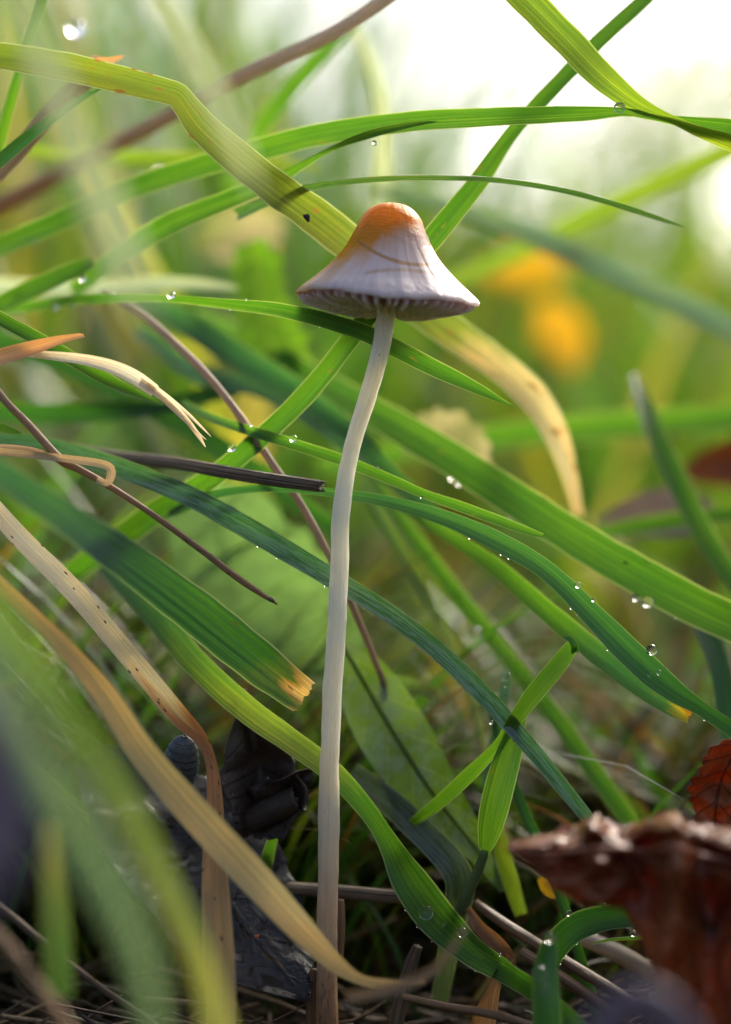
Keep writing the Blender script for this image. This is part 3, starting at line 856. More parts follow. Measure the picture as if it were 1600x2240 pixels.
g('slim upright blade behind the snout of the rust leaf, beside the shoot',
  [(1075, 1560, 0.9, 18, 0), (1110, 1680, 0.7, 26, 0), (1150, 1780, 0.5, 30, 0), (1190, 1870, 0.4, 30, 0), (1230, 1970, 0.3, 28, 0), (1265, 2080, 0.2, 28, 0), (1300, 2200, 0.1, 28, 0), (1320, 2300, 0.0, 26, 0)], M_deep, n=50, cup=0.2, seed=20)
g('dark arched blade with beads of dew right of the bottom straws',
  [(1175, 2300, 0.2, 40, 30), (1185, 2180, 0.1, 44, 20), (1205, 2090, 0.0, 60, -10), (1260, 2030, -0.05, 66, -20), (1350, 2005, -0.05, 60, -20), (1450, 2005, 0.0, 58, -10), (1560, 2030, 0.1, 50, 0), (1700, 2090, 0.3, 40, 0)], M_deep, n=60, cup=0.15, seed=21, ws=0.9)
g('thin dew beaded leaf edge under the dark arched blade beside the rust leaf',
  [(1295, 2064, 0.0, 6, 50), (1340, 2052, 0.0, 20, 55), (1420, 2045, 0.0, 24, 55), (1500, 2030, 0.0, 22, 50), (1600, 2010, 0.1, 20, 40)], M_green, n=30, cup=0.2, seed=22)
g('blurred upright wet blade stub with large drops at the bottom right of centre',
  [(1200, 2330, -0.9, 60, 0), (1196, 2220, -0.9, 62, 0), (1192, 2130, -0.85, 56, 10), (1200, 2070, -0.8, 40, 20), (1206, 2050, -0.8, 24, 20)], M_blue, n=30, seed=23, ws=1.0)
g('grey green folded blade bent at a right angle just right of the lower stem',
  [(770, 1690, 0.9, 60, 0), (860, 1760, 0.7, 72, 0), (930, 1826, 0.5, 78, 0), (985, 1884, 0.42, 80, 0), (1005, 1925, 0.42, 82, 0), (1003, 1975, 0.48, 74, 0), (985, 2060, 0.6, 60, 0), (960, 2200, 0.8, 44, 0)],
  grass_mat('grey_green_blade', (0.045, 0.075, 0.045), tf=0.3, bloom=0.25, rough=0.3), n=50, fold=0.12, cup=0.0, seed=24)
# softly blurred blades behind
B = 'soft blades behind the mushroom'
g('bright soft blade slanting down between the waxy blade and the dark litter on the right',
  [(790, 1010, 3.0, 34, 0), (880, 1140, 2.4, 40, 0), (1000, 1300, 2.0, 42, 0), (1120, 1450, 1.7, 44, 0), (1230, 1590, 1.5, 46, 0), (1330, 1730, 1.3, 46, 0), (1430, 1880, 1.2, 40, 0), (1520, 2050, 1.1, 34, 0)], M_fresh, n=50, group=B, seed=30)
g('thin olive blade falling steeply right of the stem behind the patchy leaf',
  [(790, 1060, 2.4, 24, 0), (860, 1180, 2.1, 26, 0), (940, 1320, 1.9, 26, 0), (1010, 1460, 1.7, 26, 0), (1050, 1600, 1.5, 26, 0), (1080, 1730, 1.3, 22, 0), (1120, 1880, 1.1, 20, 0)], M_autumn, n=40, group=B, seed=31)
g('leaning bright blade near the right edge above the wide smooth blade',
  [(1390, 820, 3.4, 20, 0), (1425, 930, 2.8, 48, 0), (1480, 1050, 2.4, 60, 0), (1540, 1170, 2.1, 58, 0), (1620, 1290, 1.9, 50, 0), (1720, 1420, 1.8, 40, 0)], M_fresh, n=36, group=B, seed=32)
g('bluish blade bending down beside the right edge below the wide smooth blade',
  [(1480, 1290, 1.9, 40, 0), (1540, 1370, 1.6, 56, 0), (1575, 1470, 1.3, 54, 0), (1590, 1580, 1.1, 48, 0), (1610, 1720, 1.0, 40, 0), (1640, 1900, 0.9, 36, 0)], M_blue, n=36, group=B, seed=33)
g('level blurred blade behind the withered tip, running to the right edge',
  [(700, 1020, 5.5, 44, 0), (900, 985, 5.0, 54, 0), (1100, 955, 4.4, 66, 0), (1300, 935, 4.0, 70, 0), (1500, 920, 3.8, 66, 0), (1800, 905, 3.8, 60, 0)], M_green, n=36, group=B, seed=34)
g('short level blurred blade by the purple leaf near the right edge',
  [(1260, 1180, 3.2, 20, 0), (1360, 1156, 2.9, 36, 0), (1480, 1138, 2.7, 42, 0), (1600, 1125, 2.6, 40, 0), (1800, 1110, 2.6, 36, 0)], M_green, n=30, group=B, seed=35)
g('pale soft blade sinking from above the cap to the right edge behind the yellow leaves',
  [(820, 400, 5.0, 40, 0), (980, 450, 4.6, 50, 0), (1150, 510, 4.2, 60, 0), (1330, 590, 3.9, 66, 0), (1500, 670, 3.8, 66, 0), (1750, 800, 3.8, 60, 0)], M_teal, n=36, group=B, seed=36)
g('soft blade rising to the right edge beneath the arching blade',
  [(980, 620, 6.0, 30, 0), (1120, 560, 5.4, 44, 0), (1280, 480, 4.8, 52, 0), (1450, 400, 4.4, 54, 0), (1620, 320, 4.2, 50, 0), (1800, 230, 4.0, 44, 0)], M_lime, n=36, group=B, seed=37)
g('soft upright blade left of the bright sky above the arching blade',
  [(500, 420, 4.2, 40, 0), (580, 270, 3.6, 50, 0), (660, 170, 3.2, 46, 0), (730, 95, 3.0, 34, 0), (790, 40, 3.0, 14, 0)], M_green, n=30, group=B, seed=38)
g('faint upright curved blade rising straight above the cap into the bright sky',
  [(830, 480, 5.0, 36, 0), (838, 340, 4.6, 40, 0), (832, 220, 4.4, 40, 0), (800, 110, 4.2, 36, 0), (750, 30, 4.2, 20, 0)], M_silver, n=30, group=B, seed=39)
g('blurred bluish blade under the pointed one, running from the left towards the stem',
  [(200, 600, 4.0, 50, 0), (380, 690, 3.0, 64, 0), (520, 780, 2.4, 70, 0), (640, 850, 2.0, 66, 0), (760, 940, 1.7, 54, 0), (860, 1040, 1.5, 44, 0), (980, 1150, 1.4, 36, 0)], M_blue, n=44, group=B, seed=40)
g('blurred bluish blade low on the left between the pale frayed blade and the stem',
  [(300, 720, 3.6, 40, 0), (440, 820, 2.8, 50, 0), (570, 850, 2.3, 50, 0), (690, 920, 2.0, 44, 0), (800, 1010, 1.8, 34, 0), (900, 1090, 1.7, 26, 0)], M_waxy, n=40, group=B, seed=41)
g('level soft blade just above the pointed blade on the left',
  [(-200, 600, 4.2, 40, 0), (0, 628, 3.4, 44, 0), (150, 632, 3.0, 44, 0), (300, 622, 2.7, 40, 0), (430, 622, 2.6, 30, 0), (520, 630, 2.5, 8, 0)], M_silver, n=36, group=B, seed=42)
g('dim level blade under the pale frayed blade at the left',
  [(-260, 880, 3.2, 50, 0), (-40, 900, 2.8, 56, 0), (150, 906, 2.5, 56, 0), (330, 890, 2.4, 50, 0), (520, 850, 2.6, 40, 0)], M_deep, n=36, group=B, seed=43)
g('dim blade descending behind the frayed tip at the left',
  [(-160, 700, 3.4, 50, 0), (40, 760, 3.0, 56, 0), (240, 840, 2.6, 60, 0), (420, 940, 2.4, 60, 0), (600, 1060, 2.2, 50, 0), (760, 1180, 2.0, 40, 0)], M_deep, n=36, group=B, seed=44)
g('sloping soft blade under the kinked blade near the left edge',
  [(60, 330, 3.2, 34, 0), (240, 348, 2.8, 46, 0), (420, 352, 2.6, 44, 0), (600, 360, 2.6, 30, 0), (700, 370, 2.6, 10, 0)], M_lime, n=30, group=B, seed=45)
g('short bright wedge of grass between the dark leaf and the stem',
  [(575, 1920, 0.5, 40, 0), (590, 1860, 0.45, 30, 0), (605, 1815, 0.4, 18, 0), (620, 1770, 0.4, 2, 0)], M_fresh, n=20, group=B, seed=46)
g('small bright grass tip between the upright dark leaf and the rolled bark',
  [(480, 1850, 0.5, 40, 0), (510, 1800, 0.45, 26, 0), (530, 1772, 0.4, 14, 0), (544, 1750, 0.4, 2, 0)], M_fresh, n=16, group=B, seed=47)
g('olive arching stem like blade behind the patchy leaf at the lower centre',
  [(860, 1490, 1.6, 34, 0), (900, 1500, 1.5, 36, 0), (945, 1515, 1.5, 34, 0), (975, 1535, 1.5, 20, 0)], M_autumn, n=20, group=B, seed=48)
g('yellowish upright blade in soft focus below the small shoot',
  [(1140, 2000, 0.9, 30, 0), (1115, 1920, 0.8, 42, 0), (1095, 1850, 0.7, 40, 0), (1085, 1790, 0.7, 26, 0)], M_lime, n=20, group=B, seed=49)

g('short wet bluish leaf tip holding two drops above the small shoot',
  [(1062, 1720, 1.0, 22, 0), (1082, 1620, 0.98, 28, 0), (1098, 1545, 0.96, 30, 0), (1108, 1490, 0.95, 22, 0), (1112, 1462, 0.95, 4, 0)], M_waxy, n=24, group=B, seed=29)

# ------------------------------------------------------------------ strongly blurred blades in front
FR = 'blurred blades in the foreground'
g('very blurred pale silvery blade in front of the left side',
  [(-20, -160, -4.8, 30, 0), (60, 40, -5.0, 40, 0), (130, 220, -5.2, 64, 0), (215, 420, -5.4, 74, 0), (280, 590, -5.5, 60, 0), (320, 700, -5.6, 12, 0)], M_silver, n=40, group=FR, seed=50)
g('very blurred bluish blade leaning across the top left in front of the grey stalk',
  [(260, -160, -4.2, 34, 0), (340, 0, -4.2, 40, 0), (430, 140, -4.3, 46, 0), (510, 300, -4.4, 40, 0), (560, 420, -4.5, 14, 0)], M_silver, n=36, group=FR, seed=51)
g('very blurred teal blade filling the lower left foreground',
  [(-200, 1180, -5.6, 90, 0), (-60, 1420, -5.6, 110, 0), (80, 1650, -6.0, 84, 0), (200, 1860, -5.8, 80, 0), (290, 2040, -5.5, 66, 0), (330, 2180, -5.2, 46, 0), (350, 2330, -4.6, 30, 0)], M_teal, n=40, group=FR, seed=52)
g('blurred green and amber blade in front of the black leaf at the lower left',
  [(-180, 1100, -4.8, 60, 0), (-10, 1340, -4.7, 76, 0), (150, 1560, -4.6, 50, 0), (275, 1760, -4.4, 50, 0), (370, 1950, -4.1, 50, 0), (440, 2110, -3.8, 56, 0), (480, 2260, -3.3, 72, 0), (500, 2400, -3.3, 72, 0)], M_autumn, n=50, group=FR, seed=53)
g('blurred yellowish blade stub standing at the bottom left',
  [(130, 2180, -2.6, 60, 0), (125, 2040, -2.6, 60, 0), (115, 1920, -2.6, 54, 0), (105, 1800, -2.6, 40, 0)], M_autumn, n=24, group=FR, seed=54)

# ------------------------------------------------------------------ the little shoot
def shoot():
    root = bpy.data.objects.new('young_shoot', None)
    col.objects.link(root)
    tag(root, 'small bright grass shoot with a browned bent tip standing right of the stem', 'grass')
    stalk('stalk', None, None, [(1000, 2010, 0.3, 13), (1025, 1950, 0.2, 13), (1048, 1900, 0.12, 11), (1062, 1858, 0.06, 10)], bark_mat('shoot_stalk', [(0, (0.14, 0.18, 0.07)), (1, (0.12, 0.20, 0.05))], dark=0.3), parent=root, n=20)
    blade('leaf', None, None, [(1062, 1868, 0.05, 14, 0), (1066, 1840, 0.04, 40, 0), (1078, 1780, 0.02, 62, 0), (1098, 1700, 0.04, 64, 0), (1118, 1630, 0.08, 54, 10), (1136, 1575, 0.12, 32, 20), (1146, 1545, 0.14, 16, 20)], M_shoot, parent=root, n=40, m=12, cup=0.12, seed=60)
    blade('leaf', None, None, [(900, 1800, 0.5, 22, 20), (960, 1755, 0.35, 30, 10), (1030, 1690, 0.2, 32, 10), (1090, 1628, 0.1, 26, 20), (1130, 1570, 0.04, 32, 0), (1170, 1516, 0.0, 40, 0), (1215, 1462, 0.0, 40, 0), (1243, 1425, 0.0, 34, 0), (1256, 1408, -0.02, 26, -30)], M_shoot, parent=root, n=50, m=12, cup=0.10, seed=61)
    blade('leaf_tip', 'folded over dark green leaf tip', None, [(1258, 1428, -0.03, 20, 20), (1255, 1410, -0.05, 20, 30), (1246, 1398, -0.06, 14, 30), (1232, 1393, -0.06, 1.5, 30)], M_deep, parent=root, n=16, m=6, cup=0.1, seed=62)
shoot()

# ------------------------------------------------------------------ dry blades and stalks
DR = 'dry blades and stalks'
blade('dry_grass_blade', 'speckled cream straw blade, shrivelled brown at its waist and hanging to the bottom', 'dry grass',
      [(-220, 900, 0.3, 36, 0), (-60, 1060, 0.2, 40, 0), (50, 1180, 0.12, 44, 0), (160, 1290, 0.06, 47, 0), (250, 1395, 0.02, 46, 0), (330, 1490, 0.0, 46, 0), (395, 1568, 0.0, 44, 0), (440, 1615, 0.0, 30, 0), (462, 1665, -0.04, 24, 0), (470, 1740, -0.12, 34, 0), (470, 1830, -0.25, 46, 0), (472, 1930, -0.4, 58, 0), (478, 2050, -0.6, 66, 0), (482, 2180, -0.8, 70, 0), (484, 2340, -1.0, 70, 0)],
      M_straw, group=DR, n=100, m=12, cup=0.14, wave=0.06, wfreq=2.0, seed=70)
blade('dry_grass_blade', 'broad tan withered blade slanting from the left edge across the foot of the stem', 'dry grass',
      [(-180, 1100, -0.5, 30, 0), (0, 1278, -0.6, 34, 0), (120, 1392, -0.7, 36, 0), (225, 1512, -0.75, 52, 0), (310, 1640, -0.8, 62, 0), (420, 1770, -0.85, 72, 0), (540, 1900, -0.85, 74, 0), (650, 2020, -0.8, 62, 0), (730, 2100, -0.75, 46, 20), (790, 2140, -0.75, 30, 30), (860, 2150, -0.8, 22, 20), (930, 2148, -0.9, 10, 20)],
      M_tan, group=DR, n=90, m=12, cup=0.06, fold=0.08, wave=0.05, seed=71)
def frayed():
    root = bpy.data.objects.new('dry_grass_blade', None)
    col.objects.link(root)
    tag(root, 'bleached white dead blade splitting into frayed strands at the left', 'dry grass', DR)
    blade('blade', None, None, [(40, 772, 0.1, 14, 0), (90, 776, 0.05, 18, 0), (180, 786, 0.0, 24, 0), (250, 804, 0.0, 30, 0), (300, 828, 0.0, 32, 0), (340, 856, 0.0, 28, 0)], M_pale, parent=root, n=36, cup=0.2, wave=0.1, seed=72)
    blade('strand', None, None, [(320, 842, 0.0, 18, 0), (370, 880, 0.0, 16, 0), (410, 920, 0.0, 12, 0), (436, 955, 0.0, 9, 0), (450, 978, 0.0, 2, 0)], M_pale, parent=root, n=24, m=6, cup=0.3, seed=73)
    blade('strand', None, None, [(310, 832, 0.02, 16, 0), (360, 864, 0.03, 12, 0), (410, 904, 0.04, 8, 0), (445, 938, 0.04, 5, 0), (462, 955, 0.04, 1, 0)], M_pale, parent=root, n=24, m=6, cup=0.3, seed=74)
    blade('strand', None, None, [(350, 868, -0.01, 8, 0), (400, 915, -0.02, 7, 0), (432, 945, -0.02, 5, 0), (452, 962, -0.02, 1, 0)], M_pale, parent=root, n=20, m=4, cup=0.3, seed=75)
frayed()
blade('dry_straw', 'broken orange straw with a splintered end at the left edge', 'straw', [(-120, 815, -0.1, 36, 0), (0, 782, -0.05, 36, 0), (50, 768, 0.0, 34, 0), (95, 755, 0.0, 28, 0), (140, 742, 0.0, 18, 0), (182, 734, 0.0, 12, 0)],
      M_orange, group=DR, n=40, m=10, cup=0.35, torn=0.6, wave=0.15, wfreq=6, seed=76)

def sheathed():
    root = bpy.data.objects.new('dry_stalk', None)
    col.objects.link(root)
    tag(root, 'thin speckled brown stalk with a folded papery sheath, its tip pointing at the stem', 'dry stalk', DR)
    stalk('stalk', None, None, [(-120, 700, 0.3, 8), (0, 862, 0.1, 8.5), (60, 925, 0.05, 8.5), (118, 990, 0.0, 9.5), (140, 1010, 0.0, 11), (180, 1030, 0.0, 8), (250, 1070, 0.0, 7), (350, 1136, 0.0, 7), (450, 1210, 0.0, 7.5), (520, 1264, 0.0, 7.5), (570, 1298, 0.0, 6), (607, 1322, 0.0, 2)], M_brown, parent=root, n=90, m=8, bump=0.12)
    blade('sheath', 'folded papery sheath', None, [(-60, 980, -0.1, 14, 0), (0, 988, -0.06, 16, 0), (80, 996, -0.05, 16, 0), (150, 1004, -0.05, 17, 0), (215, 1013, -0.05, 18, 0), (240, 1022, -0.05, 19, 0), (244, 1036, -0.05, 20, 0), (236, 1056, -0.04, 16, 0), (212, 1050, -0.03, 12, 0)], M_paper, parent=root, n=50, m=6, cup=0.2, wave=0.12, wfreq=5, seed=77)
    blade('sheath_strip', None, None, [(-40, 976, 0.05, 8, 0), (30, 978, 0.03, 10, 0), (80, 985, 0.02, 9, 0), (120, 998, 0.0, 8, 0)], M_brown, parent=root, n=20, m=4, cup=0.2, seed=78)
    stalk('bud', None, None, [(585, 1308, -0.02, 3), (592, 1311, -0.03, 6), (600, 1315, -0.02, 3)], M_twig, parent=root, n=8, m=8)
sheathed()
stalk('twig', 'dark ribbed broken twig pointing at the stem from the left', 'twig', [(100, 975, 2.0, 12), (230, 996, 1.3, 12.5), (380, 1013, 0.6, 13), (500, 1034, 0.25, 14), (600, 1050, 0.1, 14), (702, 1064, 0.02, 13)], M_twig, group=DR, n=60, m=36, rib=0.07, ribn=9, bump=0.10, seed=2, ragged=1.3)
stalk('dry_stalk', 'thin smooth brown stalk curving down from below the pointed blade to the stem', 'dry stalk', [(230, 640, 1.4, 8), (300, 680, 1.1, 9), (380, 748, 0.9, 9), (460, 828, 0.7, 9), (530, 918, 0.55, 9), (600, 1020, 0.5, 9), (660, 1105, 0.5, 9), (725, 1225, 0.5, 8), (790, 1370, 0.7, 8), (850, 1520, 1.0, 7)],
      bark_mat('tan_stalk', [(0, (0.54, 0.44, 0.34)), (1, (0.46, 0.34, 0.24))], dark=0.3, tf=0.4), group=DR, n=70, m=8, bump=0.08, seed=3)
stalk('dry_stalk', 'long grey brown stalk leaning across the top left behind the kinked blade', 'dry stalk', [(1000, -110, 0.7, 15), (870, -20, 0.8, 15), (720, 78, 1.0, 16), (560, 152, 1.3, 17), (430, 222, 1.7, 17), (300, 292, 2.2, 18), (180, 355, 2.7, 18), (60, 420, 3.1, 20), (-120, 510, 3.6, 22)], M_greyst, group=DR, n=60, m=12, bump=0.05, seed=4)
def brown_left():
    root = bpy.data.objects.new('dry_stalk', None)
    col.objects.link(root)
    tag(root, 'thick reddish brown stalk with a torn papery top behind the kinked blade', 'dry stalk', DR)
    stalk('stalk', None, None, [(-140, 520, 0.8, 22), (0, 372, 0.7, 20), (70, 296, 0.7, 20), (130, 228, 0.7, 22), (190, 172, 0.7, 20), (225, 142, 0.7, 14)], M_greyst, parent=root, n=40, m=12, bump=0.12, seed=5)
    blade('torn_sheath', None, None, [(190, 172, 0.65, 30, 0), (215, 142, 0.62, 26, 20), (240, 133, 0.62, 16, 30), (272, 122, 0.62, 3, 30)], M_orange, parent=root, n=16, m=6, wave=0.3, wfreq=8, torn=0.3, seed=79)
    blade('torn_sheath', None, None, [(180, 160, 0.68, 18, 0), (205, 130, 0.66, 16, 0), (222, 128, 0.66, 8, 30)], M_brown, parent=root, n=10, m=5, wave=0.3, wfreq=8, torn=0.5, seed=80)
brown_left()
stalk('dry_stalk', 'thin brown foreground stalk in the lower left corner', 'dry stalk', [(-140, 1900, -2.4, 12), (0, 2050, -2.6, 13), (80, 2150, -2.8, 14), (170, 2280, -3.0, 14)], M_brown, group=DR, n=24, m=8)
stalk('dry_stalk', 'thin dark stalk sloping along the black hollow at the lower left', 'dry stalk', [(-120, 1900, -0.9, 9), (0, 1985, -0.7, 9), (110, 2075, -0.6, 9), (220, 2160, -0.4, 8), (330, 2235, -0.3, 8), (420, 2310, -0.3, 7)], M_twig, group=DR, n=36, m=8, bump=0.1)
blade('dry_straw', 'blurred dull grey straw crossing the bottom right of the stem foot', 'straw', [(760, 2180, -1.6, 26, 0), (860, 2160, -1.8, 26, 0), (950, 2120, -1.9, 18, 0), (1020, 2030, -2.0, 10, 0), (1040, 2000, -2.0, 4, 0)], grass_mat('dull_straw', (0.20, 0.155, 0.13), tf=0.2, tmul=(1, 1, 0.9)), group=DR, n=30, cup=0.3, seed=81)

# ------------------------------------------------------------------ leaves
def leaf_obj(name, label, pts, mat, rib=None, rib_mat=None, cat='leaf', group=None, **kw):
    if not rib:
        return blade(name, label, cat, pts, mat, group=group, **kw)
    root = bpy.data.objects.new(name, None)
    col.objects.link(root)
    tag(root, label, cat, group)
    blade('leaf_blade', None, None, pts, mat, parent=root, **kw)
    stalk('midrib', None, None, rib, rib_mat or mat, parent=root, n=40, m=8)
    return root

def loft(rows, nu, nv, amp=0.03, freq=3.0, seed=0):
    """a sheet through rows of pixel points"""
    R3 = []
    for row in rows:
        s, _ = spline([tuple(P(*p)) for p in row], nu)
        R3.append(s)
    V, F, UV, UM = [], [], [], []
    for i in range(nu):
        c, _ = spline([r_[i] for r_ in R3], nv)
        for k in range(nv):
            v = Vector(c[k])
            w = Vector((noise.noise(v * freq + Vector((seed, 0, 0))), noise.noise(v * freq + Vector((0, seed + 9, 0))), noise.noise(v * freq + Vector((0, 0, seed + 5)))))
            V.append(v + w * amp + w.zxy * 0.0 + Vector((0, noise.noise(v * freq * 3) * amp * 0.4, 0)))
            UV.append((k / (nv - 1), i / (nu - 1)))
            UM.append((k / (nv - 1), i / (nu - 1) * 2))
    for i in range(nu - 1):
        for k in range(nv - 1):
            a = i * nv + k
            F.append((a, a + 1, a + nv + 1, a + nv))
    return V, F, UV, UM

LV = 'fallen and growing leaves'
leaf_obj('fallen_leaf', 'wet black wrinkled fallen leaf lying under the tan blade at the lower left',
         [(190, 1660, 0.9, 70, -34), (270, 1720, 0.7, 210, -34), (350, 1800, 0.55, 300, -34), (440, 1900, 0.4, 335, -34), (520, 2000, 0.25, 315, -34), (590, 2090, 0.15, 220, -34), (640, 2150, 0.05, 110, -34), (670, 2190, 0.0, 10, -40)],
         M_black, group=LV, n=130, m=60, cup=0.05, wave=0.10, wfreq=2.6, jitter=0.10, seed=90, thick=0.012)
def crumple(o, amp, freq):
    me = o.data
    me.update()
    for v in me.vertices:
        q = v.co.copy()
        k = (1 - 3 * abs(noise.noise(q * freq))) + 0.5 * noise.noise(q * freq * 3.1)
        v.co = q + v.normal * (amp * k)
    me.update()
crumple(col.objects[-1], 0.013, 4.5)

def upright_dark():
    root = bpy.data.objects.new('fallen_leaf', None)
    col.objects.link(root)
    tag(root, 'dead dark brown leaf standing upright with a hooked stalk left of the stem', 'leaf', LV)
    blade('leaf_blade', None, None, [(541, 1540, 0.5, 14, 0), (545, 1570, 0.5, 60, 0), (556, 1620, 0.5, 118, 0), (568, 1680, 0.5, 168, 0), (575, 1740, 0.45, 186, 0), (570, 1790, 0.4, 150, 0), (560, 1830, 0.35, 120, 0)], M_darkleaf, parent=root, n=50, m=26, fold=0.2, wave=0.16, wfreq=3, jitter=0.25, torn=0.1, seed=91, thick=0.01)
    stalk('leaf_stalk', None, None, [(560, 1640, 0.44, 5), (548, 1580, 0.44, 7), (543, 1550, 0.46, 8), (536, 1525, 0.46, 6), (538, 1508, 0.45, 4)], M_dark, parent=root, n=24, m=8, bump=0.2)
    blade('leaf_lobe', None, None, [(560, 1760, 0.4, 80, 0), (610, 1740, 0.38, 92, 10), (650, 1710, 0.36, 70, 20), (685, 1685, 0.35, 20, 20)], M_darkleaf, parent=root, n=30, m=14, wave=0.25, wfreq=4, jitter=0.3, torn=0.3, seed=92, thick=0.01)
upright_dark()
def roll_bark():
    root = bpy.data.objects.new('bark_roll', None)
    col.objects.link(root)
    tag(root, 'dark brown hollow roll of dead leaf or bark beneath the upright dark leaf', 'bark')
    V, F, UV, UM = [], [], [], []
    a, b = P(505, 1815, 0.45), P(655, 1748, 0.3)
    ax = (b - a).normalized()
    s = ax.cross(VIEW).normalized()
    q = ax.cross(s)
    n, m = 26, 30
    for i in range(n):
        f = i / (n - 1)
        for k in range(m):
            th = k / (m - 1) * math.pi * 2.6
            r = 0.105 - 0.012 * th / 3 + 0.012 * noise.noise(Vector((f * 4, th, 0)))
            V.append(a + (b - a) * (f + 0.06 * noise.noise(Vector((th * 1.5, i > n / 2, 3))) * (abs(f - 0.5) * 2)) + s * (r * math.cos(th)) + q * (r * math.sin(th)))
            UV.append((k / m, f)); UM.append((k / m, f * 0.5))
    for i in range(n - 1):
        for k in range(m - 1):
            F.append((i * m + k, i * m + k + 1, (i + 1) * m + k + 1, (i + 1) * m + k))
    o = link('bark_sheet', mesh('bark_sheet', V, F, UV, UM), M_dark, root)
    md = o.modifiers.new('thickness', 'SOLIDIFY'); md.thickness = 0.012
roll_bark()
def rust():
    root = bpy.data.objects.new('fallen_leaf', None)
    col.objects.link(root)
    tag(root, 'big glossy rust brown curled leaf in the lower right corner with a pale pointed snout', 'leaf', LV)
    rows = [
        [(1118, 1846, -1.45), (1190, 1830, -1.35), (1250, 1806, -1.30), (1296, 1776, -1.35), (1335, 1806, -1.25), (1400, 1794, -1.35), (1480, 1774, -1.45), (1515, 1800, -1.30), (1620, 1816, -1.40), (1760, 1850, -1.4)],
        [(1108, 1850, -1.52), (1180, 1848, -1.62), (1250, 1832, -1.45), (1305, 1812, -1.72), (1345, 1830, -1.42), (1410, 1822, -1.62), (1476, 1806, -1.95), (1530, 1830, -1.50), (1620, 1850, -1.80), (1760, 1880, -1.6)],
        [(1106, 1854, -1.55), (1180, 1864, -1.48), (1250, 1860, -1.68), (1310, 1850, -1.50), (1355, 1856, -1.66), (1415, 1858, -1.40), (1474, 1850, -1.85), (1535, 1870, -1.45), (1620, 1890, -1.65), (1760, 1910, -1.7)],
        [(1108, 1858, -1.54), (1186, 1884, -1.62), (1250, 1892, -1.52), (1310, 1886, -1.76), (1365, 1882, -1.48), (1420, 1894, -1.66), (1476, 1896, -1.98), (1540, 1912, -1.58), (1620, 1930, -1.85), (1760, 1950, -1.7)],
        [(1114, 1864, -1.50), (1196, 1906, -1.54), (1252, 1926, -1.70), (1312, 1930, -1.58), (1366, 1926, -1.64), (1420, 1950, -1.50), (1474, 1965, -1.90), (1545, 1990, -1.52), (1620, 2010, -1.75), (1760, 2030, -1.7)],
        [(1120, 1868, -1.48), (1205, 1924, -1.60), (1245, 1952, -1.62), (1316, 1966, -1.72), (1366, 1968, -1.56), (1418, 2020, -1.62), (1464, 2080, -1.88), (1540, 2090, -1.62), (1620, 2110, -1.85), (1760, 2130, -1.7)],
        [(1126, 1872, -1.46), (1214, 1936, -1.56), (1250, 1964, -1.56), (1318, 1984, -1.64), (1366, 1996, -1.52), (1412, 2070, -1.56), (1450, 2200, -1.80), (1545, 2350, -1.60), (1620, 2350, -1.75), (1760, 2360, -1.7)]]
    V, F, UV, UM = loft(rows, 150, 90, amp=0.03, freq=4.0, seed=4)
    for i in range(len(V)):
        v = V[i]
        cr = 1 - abs(noise.noise(v * 5.0)) * 3 + 0.5 * (1 - abs(noise.noise(v * 11.0)) * 3)
        V[i] = v + Vector((0, -0.016 * cr, 0.007 * cr))
        if UV[i][0] > 0.985 or UV[i][0] < 0.01:
            V[i] += Vector((0, 0, 0.05 * noise.noise(v * 13.0)))
    o = link('leaf_blade', mesh('leaf_blade', V, F, UV, UM), M_rust, root)
    md = o.modifiers.new('thickness', 'SOLIDIFY'); md.thickness = 0.006
    stalk('midrib', None, None, [(1108, 1853, -1.58, 3), (1186, 1866, -1.66, 5), (1250, 1862, -1.74, 5), (1310, 1856, -1.74, 6), (1360, 1858, -1.72, 6), (1415, 1862, -1.66, 6), (1474, 1852, -1.98, 6), (1535, 1872, -1.66, 7), (1640, 1895, -1.80, 7)], M_rust, parent=root, n=40, m=8, bump=0.25)
rust()
leaf_obj('fallen_leaf', 'mauve blurred leaf in front of the bottom right corner', [(1270, 2350, -4.6, 40, 0), (1330, 2250, -4.6, 90, 0), (1400, 2210, -4.6, 110, 10), (1470, 2240, -4.6, 90, 10), (1540, 2330, -4.6, 50, 0)], M_mauve, group=LV, n=40, m=16, cup=-0.3, wave=0.2, seed=95, thick=0.012)
leaf_obj('fallen_leaf', 'crisp orange leaf with a jagged edge at the right edge above the rust leaf', [(1640, 1620, 0.3, 60, 0), (1600, 1660, 0.3, 120, 0), (1575, 1720, 0.3, 110, 10), (1565, 1780, 0.3, 100, 10), (1560, 1850, 0.3, 60, 0)], M_orleaf, group=LV, n=40, m=20, wave=0.5, wfreq=5, serr=0.22, sfreq=13, jitter=0.3, cup=0.25, seed=96, thick=0.01)
leaf_obj('fallen_leaf', 'mauve grey leaf, heavily blurred, at the left edge low in the foreground', [(-160, 1500, -6.0, 100, 0), (-70, 1640, -6.0, 180, 0), (-20, 1760, -6.0, 200, 0), (-40, 1880, -6.0, 160, 0), (-90, 2000, -6.0, 60, 0)], M_mauve, group=LV, n=40, m=16, cup=0.15, wave=0.1, seed=97, thick=0.012)
